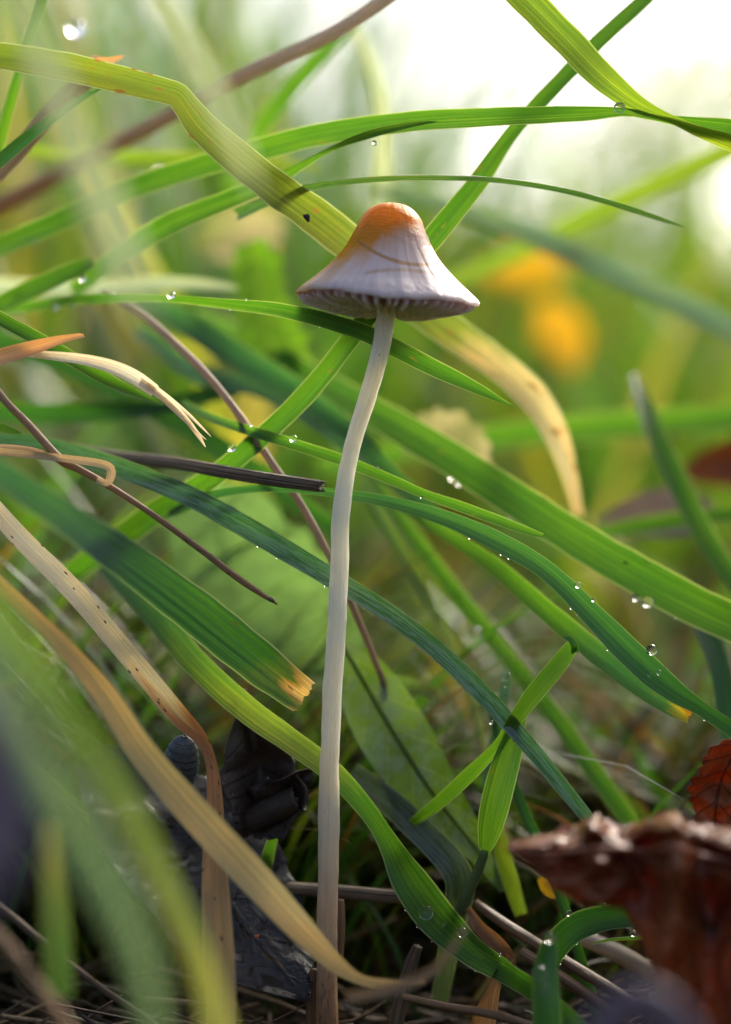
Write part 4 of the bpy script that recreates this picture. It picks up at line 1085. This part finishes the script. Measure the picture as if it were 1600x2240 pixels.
leaf_obj('patchy_leaf', 'mottled waxy leaf with white patches leaning right of the lower stem', [(745, 1405, 1.0, 20, 0), (785, 1470, 0.95, 110, 0), (835, 1560, 0.9, 150, 0), (890, 1650, 0.85, 150, 0), (950, 1740, 0.8, 120, 0), (1015, 1820, 0.75, 80, 0), (1065, 1890, 0.7, 40, 0), (1100, 1950, 0.65, 12, 0)],
         M_patchy, rib=[(745, 1405, 0.98, 4), (835, 1560, 0.88, 5), (890, 1650, 0.83, 5), (950, 1740, 0.78, 4), (1060, 1880, 0.68, 3)], rib_mat=M_lime, group=LV, n=50, m=20, cup=0.06, wave=0.12, wfreq=2, seed=98)
leaf_obj('broad_leaf', 'large dim grey green leaf out of focus left of the stem, above the torn blade', [(400, 1060, 2.9, 60, 0), (450, 1130, 2.8, 200, 0), (510, 1210, 2.7, 280, 0), (580, 1290, 2.6, 300, 0), (660, 1360, 2.5, 260, 0), (740, 1420, 2.4, 160, 0), (800, 1470, 2.3, 20, 0)],
         M_dimleaf, group=LV, n=40, m=20, wave=0.12, wfreq=1.2, jitter=0.15, seed=99)
leaf_obj('broad_leaf', 'bright green scalloped leaf glowing in the light left of the cap', [(545, 530, 3.4, 60, 0), (560, 580, 3.4, 110, 0), (570, 650, 3.3, 116, 0), (585, 720, 3.2, 140, 0), (610, 780, 3.1, 150, 0), (640, 830, 3.0, 90, 0), (660, 860, 3.0, 20, 0)],
         M_dock, group=LV, n=50, m=16, wave=0.12, wfreq=1.5, serr=0.35, sfreq=7, seed=100)
leaf_obj('broad_leaf', 'curled cream and green leaf out of focus just right of the stem', [(880, 980, 2.6, 30, 0), (930, 955, 2.6, 90, 0), (980, 960, 2.5, 120, 0), (1020, 990, 2.5, 110, 0), (1045, 1040, 2.5, 50, 0), (1050, 1080, 2.5, 12, 0)],
         M_cream, group=LV, n=40, m=16, cup=0.25, wave=0.2, serr=0.3, sfreq=9, seed=101)
leaf_obj('yellow_leaf', 'upper glowing yellow leaf far out of focus right of the cap', [(1060, 600, 17, 20, 0), (1100, 595, 17, 76, 0), (1150, 588, 17, 100, 0), (1200, 590, 17, 76, 0), (1240, 600, 17, 14, 0)], M_yleaf, group=LV, n=30, m=14, wave=0.2, seed=102)
leaf_obj('yellow_leaf', 'lower glowing yellow leaf far out of focus right of the cap', [(1180, 660, 15, 20, 0), (1200, 690, 15, 90, 0), (1225, 730, 15, 110, 0), (1245, 770, 15, 80, 0), (1258, 810, 15, 20, 0)], M_yleaf, group=LV, n=30, m=14, wave=0.2, seed=103)
leaf_obj('fallen_leaf', 'blurred red brown leaf at the right edge behind the leaning blade', [(1500, 1040, 5.2, 30, 0), (1560, 1020, 5.2, 90, 0), (1640, 1010, 5.2, 120, 0), (1740, 1000, 5.2, 90, 0)], M_darkrust, group=LV, n=30, m=14, wave=0.25, seed=105)
leaf_obj('fallen_leaf', 'blurred purple grey leaf on the ground near the right edge', [(1320, 1150, 3.6, 40, 0), (1390, 1130, 3.6, 90, 0), (1470, 1120, 3.6, 110, 0), (1560, 1130, 3.6, 60, 0)], M_mauve, group=LV, n=30, m=14, wave=0.2, seed=106)
leaf_obj('yellow_leaf', 'tiny amber leaf scrap under the snout of the rust leaf', [(1180, 1920, 0.4, 12, 0), (1195, 1935, 0.4, 34, 0), (1212, 1950, 0.4, 34, 0), (1228, 1962, 0.4, 8, 0)], M_yleaf, group=LV, n=16, m=8, wave=0.2, seed=107)
blade('broad_leaf', 'sunlit yellow green leaf patch out of focus above the pale blade, left of the cap', 'leaf', [(430, 540, 6.0, 40, 0), (480, 520, 6.0, 110, 0), (550, 505, 6.0, 120, 0), (620, 500, 6.0, 40, 0)], M_cream, group=LV, n=24, m=12, wave=0.2, seed=108)

# ------------------------------------------------------------------ woodlouse
def woodlouse():
    t = NT('woodlouse_shell')
    u, v = t.uv('UVMap')
    co = t.new('ShaderNodeTexCoord').outputs['Object']
    n1 = t.noise(co, 40.0, 4.0)
    ph = t.math('FRACT', t.math('MULTIPLY', v, 9.0))
    c = t.mix(t.smooth(n1, 0.35, 0.7), (0.045, 0.052, 0.062), (0.085, 0.095, 0.11))
    c = t.mix(t.math('MULTIPLY', t.smooth(ph, 0.82, 0.94), 0.9), c, (0.36, 0.37, 0.37))
    t.put(t.bsdf.inputs['Base Color'], c)
    t.bsdf.inputs['Roughness'].default_value = 0.35
    t.put(t.bsdf.inputs['Normal'], t.bump(n1, 0.4, 0.01))
    a, b = P(404, 1610, 0.02), P(388, 1735, 0.26)
    ax = (b - a)
    L = ax.length
    ax.normalize()
    s = ax.cross(VIEW).normalized()
    q = ax.cross(s).normalized()
    V, F, UV = [], [], []
    n, m = 9 * 6, 32
    for i in range(n + 1):
        f = i / n
        env = math.sqrt(max(0.0, 1 - (2 * f - 1) ** 2 * 0.985))
        st = (f * 9) % 1
        r = 0.128 * env * (0.90 + 0.13 * st)
        for k in range(m):
            an = 2 * math.pi * k / m
            V.append(a + ax * (L * f) + s * (r * math.cos(an)) + q * (r * math.sin(an) * 0.8))
            UV.append((k / m, f))
    for i in range(n):
        for k in range(m):
            F.append((i * m + k, i * m + (k + 1) % m, (i + 1) * m + (k + 1) % m, (i + 1) * m + k))
    F.append(tuple(range(m)))
    F.append(tuple(n * m + k for k in range(m))[::-1])
    o = link('woodlouse', mesh('woodlouse', V, F, UV), t.mat)
    tag(o, 'small slate grey banded woodlouse half hidden behind the tan blade', 'woodlouse')
woodlouse()

# ------------------------------------------------------------------ litter at the foot
ST = 'straws and twigs in the bottom litter'
def straw(label, pts, mat=M_litter, **kw):
    kw.setdefault('n', 36); kw.setdefault('m', 10); kw.setdefault('bump', 0.12)
    return stalk('straw', label, 'straw', pts, mat, group=ST, rib=0.10, ribn=4, **kw)
straw('ribbed brown twig lying level behind the foot of the stem', [(600, 1940, 0.5, 12), (650, 1944, 0.45, 13), (760, 1952, 0.4, 14), (850, 1960, 0.35, 14), (884, 1962, 0.33, 13)], M_twig, seed=11)
straw('glossy brown straw sloping down to the right, the upper of the bottom pair', [(1040, 1975, 0.35, 9), (1100, 2018, 0.25, 11), (1190, 2074, 0.1, 12), (1280, 2130, 0.0, 12), (1380, 2190, -0.1, 11), (1480, 2260, -0.2, 10)], seed=12)
straw('glossy brown straw sloping down to the right, the lower of the bottom pair', [(1140, 2080, 0.1, 10), (1210, 2126, 0.0, 12), (1290, 2180, -0.08, 11), (1370, 2240, -0.15, 9), (1440, 2290, -0.2, 8)], seed=13)
straw('dark upright straw piece leaning against the foot of the stem', [(744, 1968, 0.2, 8), (746, 2020, 0.18, 9), (742, 2090, 0.15, 9), (738, 2140, 0.12, 8)], seed=14)
straw('short pale straw stump just left of the stem at the bottom', [(680, 2290, 0.1, 12), (682, 2200, 0.1, 12), (686, 2140, 0.1, 11), (690, 2120, 0.1, 9)], seed=15)
straw('curved split straw standing below the big dew drop', [(860, 2270, 0.2, 14), (880, 2180, 0.15, 15), (900, 2110, 0.12, 14), (915, 2070, 0.1, 10)], M_twig, seed=16)
straw('slim straw under the rust leaf pointing right at the bottom', [(1470, 2150, 0.3, 8), (1530, 2130, 0.25, 9), (1580, 2115, 0.2, 8), (1620, 2105, 0.2, 7)], seed=17)
straw('tan straw running along the bottom edge to the right', [(880, 2180, -0.1, 8), (970, 2200, -0.2, 8), (1080, 2220, -0.3, 9), (1180, 2250, -0.4, 9)], seed=18)
straw('orange brown straw lying under the dark arched blade', [(1250, 2040, 0.6, 16), (1360, 2090, 0.55, 18), (1470, 2160, 0.5, 18), (1560, 2240, 0.4, 16)], M_greyst, seed=19)
straw('pale level straw in the shade of the bottom left', [(320, 2186, 0.2, 7), (400, 2194, 0.15, 8), (450, 2198, 0.1, 7)], seed=20)
straw('thin straw sprouting left of the stem foot', [(600, 2140, 0.2, 4), (650, 2160, 0.18, 5), (690, 2190, 0.15, 4)], seed=21)
blade('dry_straw', 'curled brown dead leaf scroll under the green shoot', 'straw', [(1025, 1985, 0.2, 10, 0), (1050, 2020, 0.15, 28, 20), (1085, 2060, 0.1, 34, 0), (1108, 2100, 0.08, 30, -20), (1100, 2130, 0.06, 16, -30)],
      grass_mat('brown_scroll', (0.24, 0.14, 0.07), tf=0.25, tmul=(1.3, 1, 0.6), specks=0.2, stripes=0.7, margin=0.1), group=ST, n=36, m=10, cup=0.5, wave=0.2, wfreq=5, seed=82)
blade('dry_straw', 'pale twisted straw ribbon standing at the bottom right of the stem', 'straw', [(1040, 2290, 0.0, 60, 0), (1052, 2220, 0.0, 56, 20), (1068, 2160, -0.02, 44, 40), (1090, 2125, 0.0, 26, 20), (1120, 2095, 0.02, 12, 0)],
      grass_mat('pale_ribbon', (0.30, 0.21, 0.12), tf=0.25, tmul=(1.3, 1, 0.6), specks=0.2, stripes=0.9, margin=0.1), group=ST, n=36, m=10, cup=0.4, wave=0.15, wfreq=4, seed=83)
blade('dry_straw', 'frayed pale straw end in the shade below the rust leaf', 'straw', [(1450, 2170, 0.1, 40, 0), (1490, 2140, 0.08, 34, 10), (1530, 2118, 0.06, 20, 20)], M_pale, group=ST, n=24, m=8, cup=0.3, torn=0.6, torn_start=0.8, seed=84)

def litter_stuff():
    """crumbs, rootlets and bits of dead grass on the soil"""
    rnd = random.Random(21)
    V, F, C = [], [], []
    def stick(p, d, L, r, c, curve):
        up = Vector((0, 0, 1))
        s = d.cross(up).normalized()
        n, m = 6, 4
        b0 = len(V)
        for i in range(n):
            f = i / (n - 1)
            q = p + d * (L * (f - 0.5)) + s * (curve * math.sin(f * math.pi)) + up * (curve * 0.5 * math.sin(f * 3 + L))
            rr = r * (1 - 0.5 * abs(f - 0.4))
            for k in range(m):
                a = 2 * math.pi * k / m
                V.append(q + s * (rr * math.cos(a)) + up * (rr * math.sin(a)))
                C.append(c)
        for i in range(n - 1):
            for k in range(m):
                F.append((b0 + i * m + k, b0 + i * m + (k + 1) % m, b0 + (i + 1) * m + (k + 1) % m, b0 + (i + 1) * m + k))
        F.append(tuple(b0 + k for k in range(m)))
        F.append(tuple(b0 + (n - 1) * m + k for k in range(m)))
    pal = [(0.14, 0.078, 0.034), (0.08, 0.044, 0.022), (0.22, 0.135, 0.065), (0.045, 0.027, 0.017), (0.26, 0.17, 0.085), (0.07, 0.075, 0.022)]
    for _ in range(4000):
        y = rnd.uniform(-6.0, 5)
        x = rnd.uniform(-1, 1) * (4.5 + (y + 6) * 0.35)
        if y < -2 and rnd.random() < 0.5:
            continue
        a = rnd.uniform(0, math.pi * 2)
        d = Vector((math.cos(a), math.sin(a), rnd.uniform(-0.3, 0.5))).normalized()
        z = gz(x, y) + abs(rnd.gauss(0, 0.08))
        L = abs(rnd.gauss(0, 0.5)) + 0.12
        stick(Vector((x, y, z)), d, L, rnd.uniform(0.006, 0.028) if rnd.random() < 0.85 else 0.045, rnd.choice(pal), rnd.uniform(-0.12, 0.12))
    for _ in range(3200):
        y = rnd.uniform(-1.6, 4)
        x = rnd.uniform(-3.4, 3.8) * (1 + max(y, 0) * 0.06)
        a = rnd.gauss(0, 0.7) + rnd.choice([0, math.pi])
        d = Vector((math.cos(a), math.sin(a), rnd.uniform(-0.45, 0.45))).normalized()
        z = gz(x, y) + abs(rnd.gauss(0, 0.22)) * (1 if y > -0.3 else 0.5)
        stick(Vector((x, y, z)), d, rnd.uniform(0.3, 1.5), rnd.uniform(0.006, 0.024), rnd.choice(pal), rnd.uniform(-0.2, 0.2))
    t = NT('litter')
    at = t.new('ShaderNodeVertexColor', layer_name='tint')
    co = t.new('ShaderNodeTexCoord').outputs['Object']
    n1 = t.noise(co, 22.0, 3.0)
    c = t.mix(t.math('MULTIPLY', t.smooth(n1, 0.4, 0.65), 0.6), at.outputs[0], t.mix(1.0, at.outputs[0], (0.35, 0.32, 0.3), 'MULTIPLY'))
    t.put(t.bsdf.inputs['Base Color'], c)
    t.bsdf.inputs['Roughness'].default_value = 0.5
    o = link('leaf_litter', mesh('leaf_litter', V, F, colors=C), t.mat)
    tag(o, 'bits of dead grass and crumbs covering the soil', 'litter', kind='stuff')
litter_stuff()

# ------------------------------------------------------------------ background grass (beyond counting)
def grass_field(name, label, spots, mat):
    rnd = random.Random(len(spots))
    V, F, C = [], [], []
    for (x, y, h, w, lean, az, c) in spots:
        z0 = gz(x, y) - 0.1
        ld = Vector((math.cos(az), math.sin(az), 0))
        face = az + math.pi / 2 + rnd.uniform(-0.9, 0.9)
        wd = Vector((math.cos(face), math.sin(face), 0))
        nn = Vector((-wd.y, wd.x, 0))
        n = 9
        b0 = len(V)
        p = Vector((x, y, z0))
        ang = rnd.uniform(0.02, 0.2)
        for i in range(n):
            f = i / (n - 1)
            ww = w * (1 - f ** 2.2) * (0.6 + 0.4 * min(1, f * 4))
            for e in (-1, 0, 1):
                V.append(p + wd * (e * ww / 2) + nn * (0 if e else 0.12 * ww))
                C.append(c)
            ang += lean / (n - 1) * (0.5 + f)
            p = p + (ld * math.sin(ang) + Vector((0, 0, math.cos(ang)))) * (h / (n - 1))
            if p.z < gz(p.x, p.y):
                p.z = gz(p.x, p.y) + 0.02
        for i in range(n - 1):
            for k in range(2):
                a = b0 + i * 3 + k
                F.append((a, a + 1, a + 4, a + 3))
    o = link(name, mesh(name, V, F, colors=C), mat)
    tag(o, label, 'grass', kind='stuff')

def field_mat():
    t = NT('meadow_grass')
    at = t.new('ShaderNodeVertexColor', layer_name='tint').outputs[0]
    b = t.bsdf
    t.put(b.inputs['Base Color'], at)
    b.inputs['Roughness'].default_value = 0.38
    tl = t.new('ShaderNodeBsdfTranslucent')
    t.put(tl.inputs['Color'], t.mix(1.0, at, (1.9, 1.9, 0.6), 'MULTIPLY'))
    mx = t.new('ShaderNodeMixShader')
    mx.inputs[0].default_value = 0.5
    t.l.new(b.outputs[0], mx.inputs[1])
    t.l.new(tl.outputs[0], mx.inputs[2])
    t.l.new(mx.outputs[0], t.out.inputs[0])
    return t.mat
M_field = field_mat()
GREENS = [(0.05, 0.13, 0.012), (0.035, 0.105, 0.014), (0.08, 0.155, 0.012), (0.115, 0.175, 0.016), (0.03, 0.09, 0.03), (0.07, 0.13, 0.03), (0.17, 0.17, 0.03), (0.30, 0.24, 0.10)]
GW = [5, 5, 5, 5, 3, 2, 2, 0.8]
rf = random.Random(99)
def pick():
    c = rf.choices(GREENS, GW)[0]
    k = rf.uniform(0.8, 1.25)
    return tuple(q * k for q in c)
SHADE_TONES = [(0.030, 0.050, 0.014), (0.055, 0.036, 0.020), (0.024, 0.055, 0.014), (0.09, 0.058, 0.030), (0.035, 0.025, 0.016)]  # dark blade colours with the shade behind the stem painted in
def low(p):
    return tuple(q * rf.uniform(0.7, 1.2) for q in rf.choice(SHADE_TONES)) if rf.random() < p else pick()
# near meadow behind the mushroom: dense and low behind the stem, taller on the left
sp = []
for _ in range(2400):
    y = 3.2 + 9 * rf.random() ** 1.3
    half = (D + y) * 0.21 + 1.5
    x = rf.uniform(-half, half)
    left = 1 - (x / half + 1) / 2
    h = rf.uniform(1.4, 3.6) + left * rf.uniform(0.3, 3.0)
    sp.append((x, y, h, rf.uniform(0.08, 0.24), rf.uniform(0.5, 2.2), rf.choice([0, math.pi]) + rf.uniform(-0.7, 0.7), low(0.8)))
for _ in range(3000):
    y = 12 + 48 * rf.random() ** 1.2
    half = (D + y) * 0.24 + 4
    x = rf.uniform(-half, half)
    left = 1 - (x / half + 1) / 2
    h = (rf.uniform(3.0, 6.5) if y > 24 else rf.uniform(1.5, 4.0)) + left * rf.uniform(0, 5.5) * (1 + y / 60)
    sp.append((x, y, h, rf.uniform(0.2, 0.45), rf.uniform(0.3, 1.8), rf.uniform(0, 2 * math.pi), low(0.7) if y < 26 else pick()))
for _ in range(5000):
    y = 60 + 400 * rf.random() ** 1.5
    half = (D + y) * 0.25 + 8
    x = rf.uniform(-half, half)
    left = 1 - (x / half + 1) / 2
    h = rf.uniform(5, 10) + left * rf.uniform(0, 11)
    sp.append((x, y, h, rf.uniform(0.4, 0.9), rf.uniform(0.3, 1.6), rf.uniform(0, 2 * math.pi), pick()))
for _ in range(260):
    y = 8 + 40 * rf.random()
    half = (D + y) * 0.2 + 1
    x = -half + half * 1.15 * rf.random() ** 1.4
    sp.append((x, y, (D + y) * rf.uniform(0.18, 0.42) + 1.5, rf.uniform(0.2, 0.5), rf.uniform(0.2, 1.3), rf.choice([0, math.pi]) + rf.uniform(-0.6, 0.6), pick()))
for _ in range(200):
    y = 18 + 45 * rf.random()
    half = (D + y) * 0.2 + 1
    x = -half + half * 0.95 * rf.random() ** 1.2
    sp.append((x, y, (D + y) * rf.uniform(0.28, 0.5) + 1.5, rf.uniform(0.25, 0.6), rf.uniform(0.1, 0.9), rf.uniform(0, 2 * math.pi), pick()))
for _ in range(120):
    y = 14 + 50 * rf.random()
    half = (D + y) * 0.2 + 1
    x = half * rf.random()
    sp.append((x, y, (D + y) * rf.uniform(0.14, 0.30) + 1.0, rf.uniform(0.2, 0.45), rf.uniform(0.3, 1.6), rf.choice([0, math.pi]) + rf.uniform(-0.6, 0.6), pick()))
for _ in range(700):
    y = rf.uniform(1.2, 5.0)
    x = rf.uniform(-4.2, 4.4)
    if x > -0.4 and rf.random() < 0.35:
        continue
    hh = rf.uniform(1.0, 3.4) if x > -0.4 else rf.uniform(1.5, 5.0)
    cc = pick() if rf.random() < 0.6 else tuple(q * rf.uniform(0.4, 1.1) for q in (0.16, 0.105, 0.055))
    sp.append((x, y, hh, rf.uniform(0.035, 0.10), rf.uniform(0.7, 2.2), rf.choice([0, math.pi]) + rf.uniform(-0.6, 0.6), cc))
for _ in range(420):
    y = rf.uniform(1.8, 5.5)
    x = rf.uniform(-4.2, -0.4)
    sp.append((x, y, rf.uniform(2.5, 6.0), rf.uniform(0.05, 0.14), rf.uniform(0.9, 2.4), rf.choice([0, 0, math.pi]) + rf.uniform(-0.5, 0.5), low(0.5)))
for _ in range(420):
    y = 16 + 60 * rf.random()
    half = (D + y) * 0.2 + 1
    x = rf.uniform(-half, half)
    left = 1 - (x / half + 1) / 2
    sp.append((x, y, (D + y) * rf.uniform(0.16, 0.26 + 0.16 * left) + 1.0, rf.uniform(0.12, 0.4), rf.uniform(0.2, 1.3), rf.uniform(0, 2 * math.pi), pick()))
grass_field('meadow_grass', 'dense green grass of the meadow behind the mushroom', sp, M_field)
# grass to both sides and behind the camera, which shades the litter
sp = []
for _ in range(1500):
    a = rf.uniform(0, 2 * math.pi)
    r = 3.0 + 20 * rf.random()
    x, y = math.cos(a) * r, -3 + math.sin(a) * r
    edge = (D + y) * 0.215 + 0.8
    if y > 3 or y < -7 or abs(x) < max(edge, 1.2):
        continue
    sp.append((x, y, rf.uniform(2.5, 6), rf.uniform(0.2, 0.35), rf.uniform(0.3, 1.2), math.atan2(y + 6, x) + rf.uniform(-0.6, 0.6), pick()))
for _ in range(900):                     # tall unseen grass added at the right to keep sun off the lower scene
    y = rf.uniform(2.5, 12)
    x = (D + y) * 0.2 + 1.0 + rf.random() ** 1.3 * 5.0
    sp.append((x, y, rf.uniform(5, 10.5), rf.uniform(0.2, 0.4), rf.uniform(0.1, 0.9), rf.uniform(-1.2, 1.2), pick()))
grass_field('side_grass', 'grass on both sides of the small clearing, with unseen tall blades added for shade', sp, M_field)

# ------------------------------------------------------------------ distant trees
def tree(x, y, h, label, seed):
    rnd = random.Random(seed)
    root = bpy.data.objects.new('tree', None)
    col.objects.link(root)
    root.location = (x, y, gz(x, y) - 1)
    tag(root, label, 'tree', 'distant trees')
    V, F = [], []
    tv, tf_, tu, tm = tube_geo([(0, 0, 0, h * 0.035), (h * 0.01, 0, h * 0.2, h * 0.026), (-h * 0.01, 0, h * 0.45, h * 0.018), (h * 0.02, 0, h * 0.75, h * 0.008)], n=16, m=8)
    link('trunk', mesh('trunk', tv, tf_, tu, tm), M_twig, root)
    C = []
    blobs = [(rnd.gauss(0, h * 0.15), rnd.gauss(0, h * 0.15), h * rnd.uniform(0.38, 0.92), h * rnd.uniform(0.10, 0.17)) for _ in range(20)]
    for bx, by, bz, br in blobs:
        for _ in range(45):
            d = Vector((rnd.gauss(0, 1), rnd.gauss(0, 1), rnd.gauss(0, 1))).normalized()
            p = Vector((bx, by, bz)) + d * (br * rnd.random() ** 0.4)
            a = Vector((rnd.gauss(0, 1), rnd.gauss(0, 1), rnd.gauss(0, 1))).normalized() * (h * 0.018)
            b = Vector((rnd.gauss(0, 1), rnd.gauss(0, 1), rnd.gauss(0, 1))).normalized() * (h * 0.018)
            i = len(V)
            V.extend([p - a, p + b, p + a, p - b])
            F.append((i, i + 1, i + 2, i + 3))
            k = rnd.uniform(0.7, 1.3)
            C.extend([(0.09 * k, 0.14 * k, 0.035 * k)] * 4)
    link('crown', mesh('crown', V, F, colors=C, smooth=False), M_field, root)
tree(440, 2500, 700, 'pale distant tree in the top right corner', 1)

# ------------------------------------------------------------------ dew drops
DW = 'dew drops'
def drop(label, x, y, Y, r, flat=0.9):
    c = P(x, y, Y)
    rr = r / PX * (D + Y) / D
    V, F = [], []
    n, m = 12, 18
    for i in range(n + 1):
        th = math.pi * i / n
        for k in range(m):
            ph = 2 * math.pi * k / m
            sq = 1 + 0.05 * math.sin(2 * ph + r) * math.sin(th)
            V.append((rr * math.sin(th) * math.cos(ph) * sq, rr * math.sin(th) * math.sin(ph) * flat, rr * math.cos(th) * (1.0 if th < 1.57 else 0.92)))
    for i in range(n):
        for k in range(m):
            F.append((i * m + k, (i + 1) * m + k, (i + 1) * m + (k + 1) % m, i * m + (k + 1) % m))
    o = link('dew_drop', mesh('dew_drop', V, F), M_dew)
    o.location = c
    tag(o, label, 'dew drop', DW)
drop('largest dew drop, resting on the upper edge of the bold blade near the right', 1426, 1422, -0.06, 13)
drop('dew drop high on the upper edge of the bold blade', 1265, 1280, -0.08, 8)
drop('tiny dew drop just right of the one high on the bold blade', 1299, 1312, -0.06, 5)
drop('small flat dew drop low on the face of the bold blade', 1442, 1471, -0.12, 6)
drop('tiny dew drop hanging under the lower edge of the bold blade', 1421, 1476, -0.10, 5)
drop('big round dew drop on the green blade right of the stem foot', 932, 1997, -0.02, 17)
drop('flat dew drop lower on the green blade right of the stem foot', 1012, 2040, -0.06, 12)
drop('tiny dew drop between the two larger ones on the green blade', 970, 2022, -0.05, 5)
drop('dew drop on the slim blade left of the stem', 642, 960, 0.18, 9)
drop('dew drop on the edge of the straight dark blade left of the stem', 508, 980, 0.42, 9)
drop('long dew drop lying on the arching blade near the top right', 1356, 236, 0.02, 13)
drop('dew bead hanging below the arching blade above the cap', 820, 313, 0.15, 6)
drop('dew bead where the dark arched blade bends down', 1245, 1998, -0.1, 7)
drop('dew bead on the thin leaf edge beside the rust leaf', 1386, 2042, -0.1, 8)
drop('hanging dew bead under the thin leaf edge beside the rust leaf', 1490, 2048, -0.1, 12)
drop('large blurred drop on top of the upright wet stub', 1203, 2051, -0.98, 14)
drop('blurred drop midway down the upright wet stub', 1180, 2130, -1.0, 18)
drop('lowest blurred drop on the upright wet stub', 1192, 2165, -1.0, 14)
drop('blurred drop under the wide smooth blade at the right', 1416, 1318, 0.72, 14)
drop('faint blurred drop left of the other under the wide smooth blade', 1390, 1308, 0.74, 9)
drop('blurred drop on the soft slanting blade above the small shoot', 1040, 1386, 1.7, 14)
drop('blurred drop pair left member on the wide smooth blade', 990, 1044, 1.5, 8)
drop('blurred drop pair right member on the wide smooth blade', 1006, 1056, 1.5, 7)
drop('large glowing out of focus drop in the top left corner', 165, 63, 2.4, 20)
drop('pale out of focus drop under the kinked blade', 350, 366, 2.0, 10)
drop('bright out of focus drop near the left edge above the slanting dark blade', 72, 527, 1.3, 8)
drop('dull out of focus drop near the left edge', 70, 622, 1.5, 8)
drop('bright out of focus drop on the end of the slanting dark blade', 181, 610, 1.0, 9)
drop('pale out of focus drop left of the pointed blade', 120, 670, 1.4, 9)
drop('small out of focus drop close to the pointed blade start', 158, 668, 1.3, 6)
drop('dew bead on the tip of a thin leaf by the small shoot', 1075, 1580, 0.1, 5)
drop('tiny bright bead on the upright dark leaf', 586, 1702, 0.3, 4)
drop('cluster drop upper on the wet stem above the shoot', 1108, 1480, 0.88, 9)
drop('cluster drop lower on the wet stem above the shoot', 1102, 1512, 0.88, 12)
drop('long bright dew streak under the lower edge of the wide smooth blade', 1250, 1375, 0.85, 16)
drop('bright dew bead on the upper edge of the pointed blade below the cap', 375, 646, 0.35, 9)
rd = random.Random(5)
def dew_on(o, n, lo, hi, label, group, rmin=1.8, rmax=4.0):
    me = o.data
    mv = len(me.vertices)
    rows = mv // (ROW[o.name])
    for k in range(n):
        i = int(rows * rd.uniform(lo, hi))
        c = rd.choice([0, 0, ROW[o.name] - 1, rd.randrange(ROW[o.name])])
        v = me.vertices[min(i * ROW[o.name] + c, mv - 1)].co
        rr = rd.uniform(rmin, rmax)
        q = v + Vector((0, -0.6 * rr / PX, 0.2 * rr / PX))
        drop(label, 0, 0, 0, rr)
        d = col.objects[-1]
        d.location = q
        d['group'] = group
ROW = {o.name: (13 if k in (1, 10, 14) else 11) for k, o in BY.items()}
dew_on(BY[10], 18, 0.45, 0.92, 'tiny bead of dew among many on the bold dew beaded blade', 'tiny beads on the bold blade')
dew_on(BY[14], 12, 0.72, 0.88, 'tiny bead of dew among many on the streaked blade right of the stem foot', 'tiny beads on the streaked blade')
dew_on(BY[12], 10, 0.35, 0.9, 'tiny bead of dew among many on the long waxy blade', 'tiny beads on the waxy blade', 1.5, 3.0)
dew_on(BY[9], 7, 0.2, 0.9, 'tiny bead of dew among several on the slim blade with the chewed tip', 'tiny beads on the slim blade', 1.5, 3.5)
dew_on(BY[7], 6, 0.3, 0.9, 'tiny bead of dew among several on the pointed blade below the cap', 'tiny beads on the pointed blade', 1.5, 3.0)
dew_on(BY[21], 10, 0.2, 0.7, 'tiny bead of dew among many on the dark arched blade', 'tiny beads on the arched blade')
dew_on(BY[8], 7, 0.35, 0.8, 'small bead of dew among several along the wide smooth blade', 'small beads on the wide blade', 2.5, 5.0)
# a dark speck and a withered patch on the kinked blade
def speck(label, x, y, Y, rx, ry, ang, colr):
    t = NT('dark_speck')
    t.bsdf.inputs['Base Color'].default_value = (*colr, 1)
    t.bsdf.inputs['Roughness'].default_value = 0.6
    V, F = [], []
    n, m = 8, 14
    for i in range(n + 1):
        th = math.pi * i / n
        for k in range(m):
            ph = 2 * math.pi * k / m
            w = 1 + 0.18 * math.sin(3 * ph + rx)
            a, b = rx / PX * math.sin(th) * math.cos(ph) * w, ry / PX * math.sin(th) * math.sin(ph) * w
            V.append((a * math.cos(ang) - b * math.sin(ang), 0.012 * math.cos(th), a * math.sin(ang) + b * math.cos(ang)))
    for i in range(n):
        for k in range(m):
            F.append((i * m + k, (i + 1) * m + k, (i + 1) * m + (k + 1) % m, i * m + (k + 1) % m))
    o = link('dark_speck', mesh('dark_speck', V, F), t.mat)
    o.location = P(x, y, Y)
    tag(o, label, 'speck')
speck('black oval speck stuck on the kinked blade left of the cap', 672, 476, 0.22, 7, 10, 0.5, (0.012, 0.010, 0.010))
speck('orange dot lying on the wet black leaf', 562, 2048, 0.02, 6, 4, 0.2, (0.55, 0.14, 0.04))
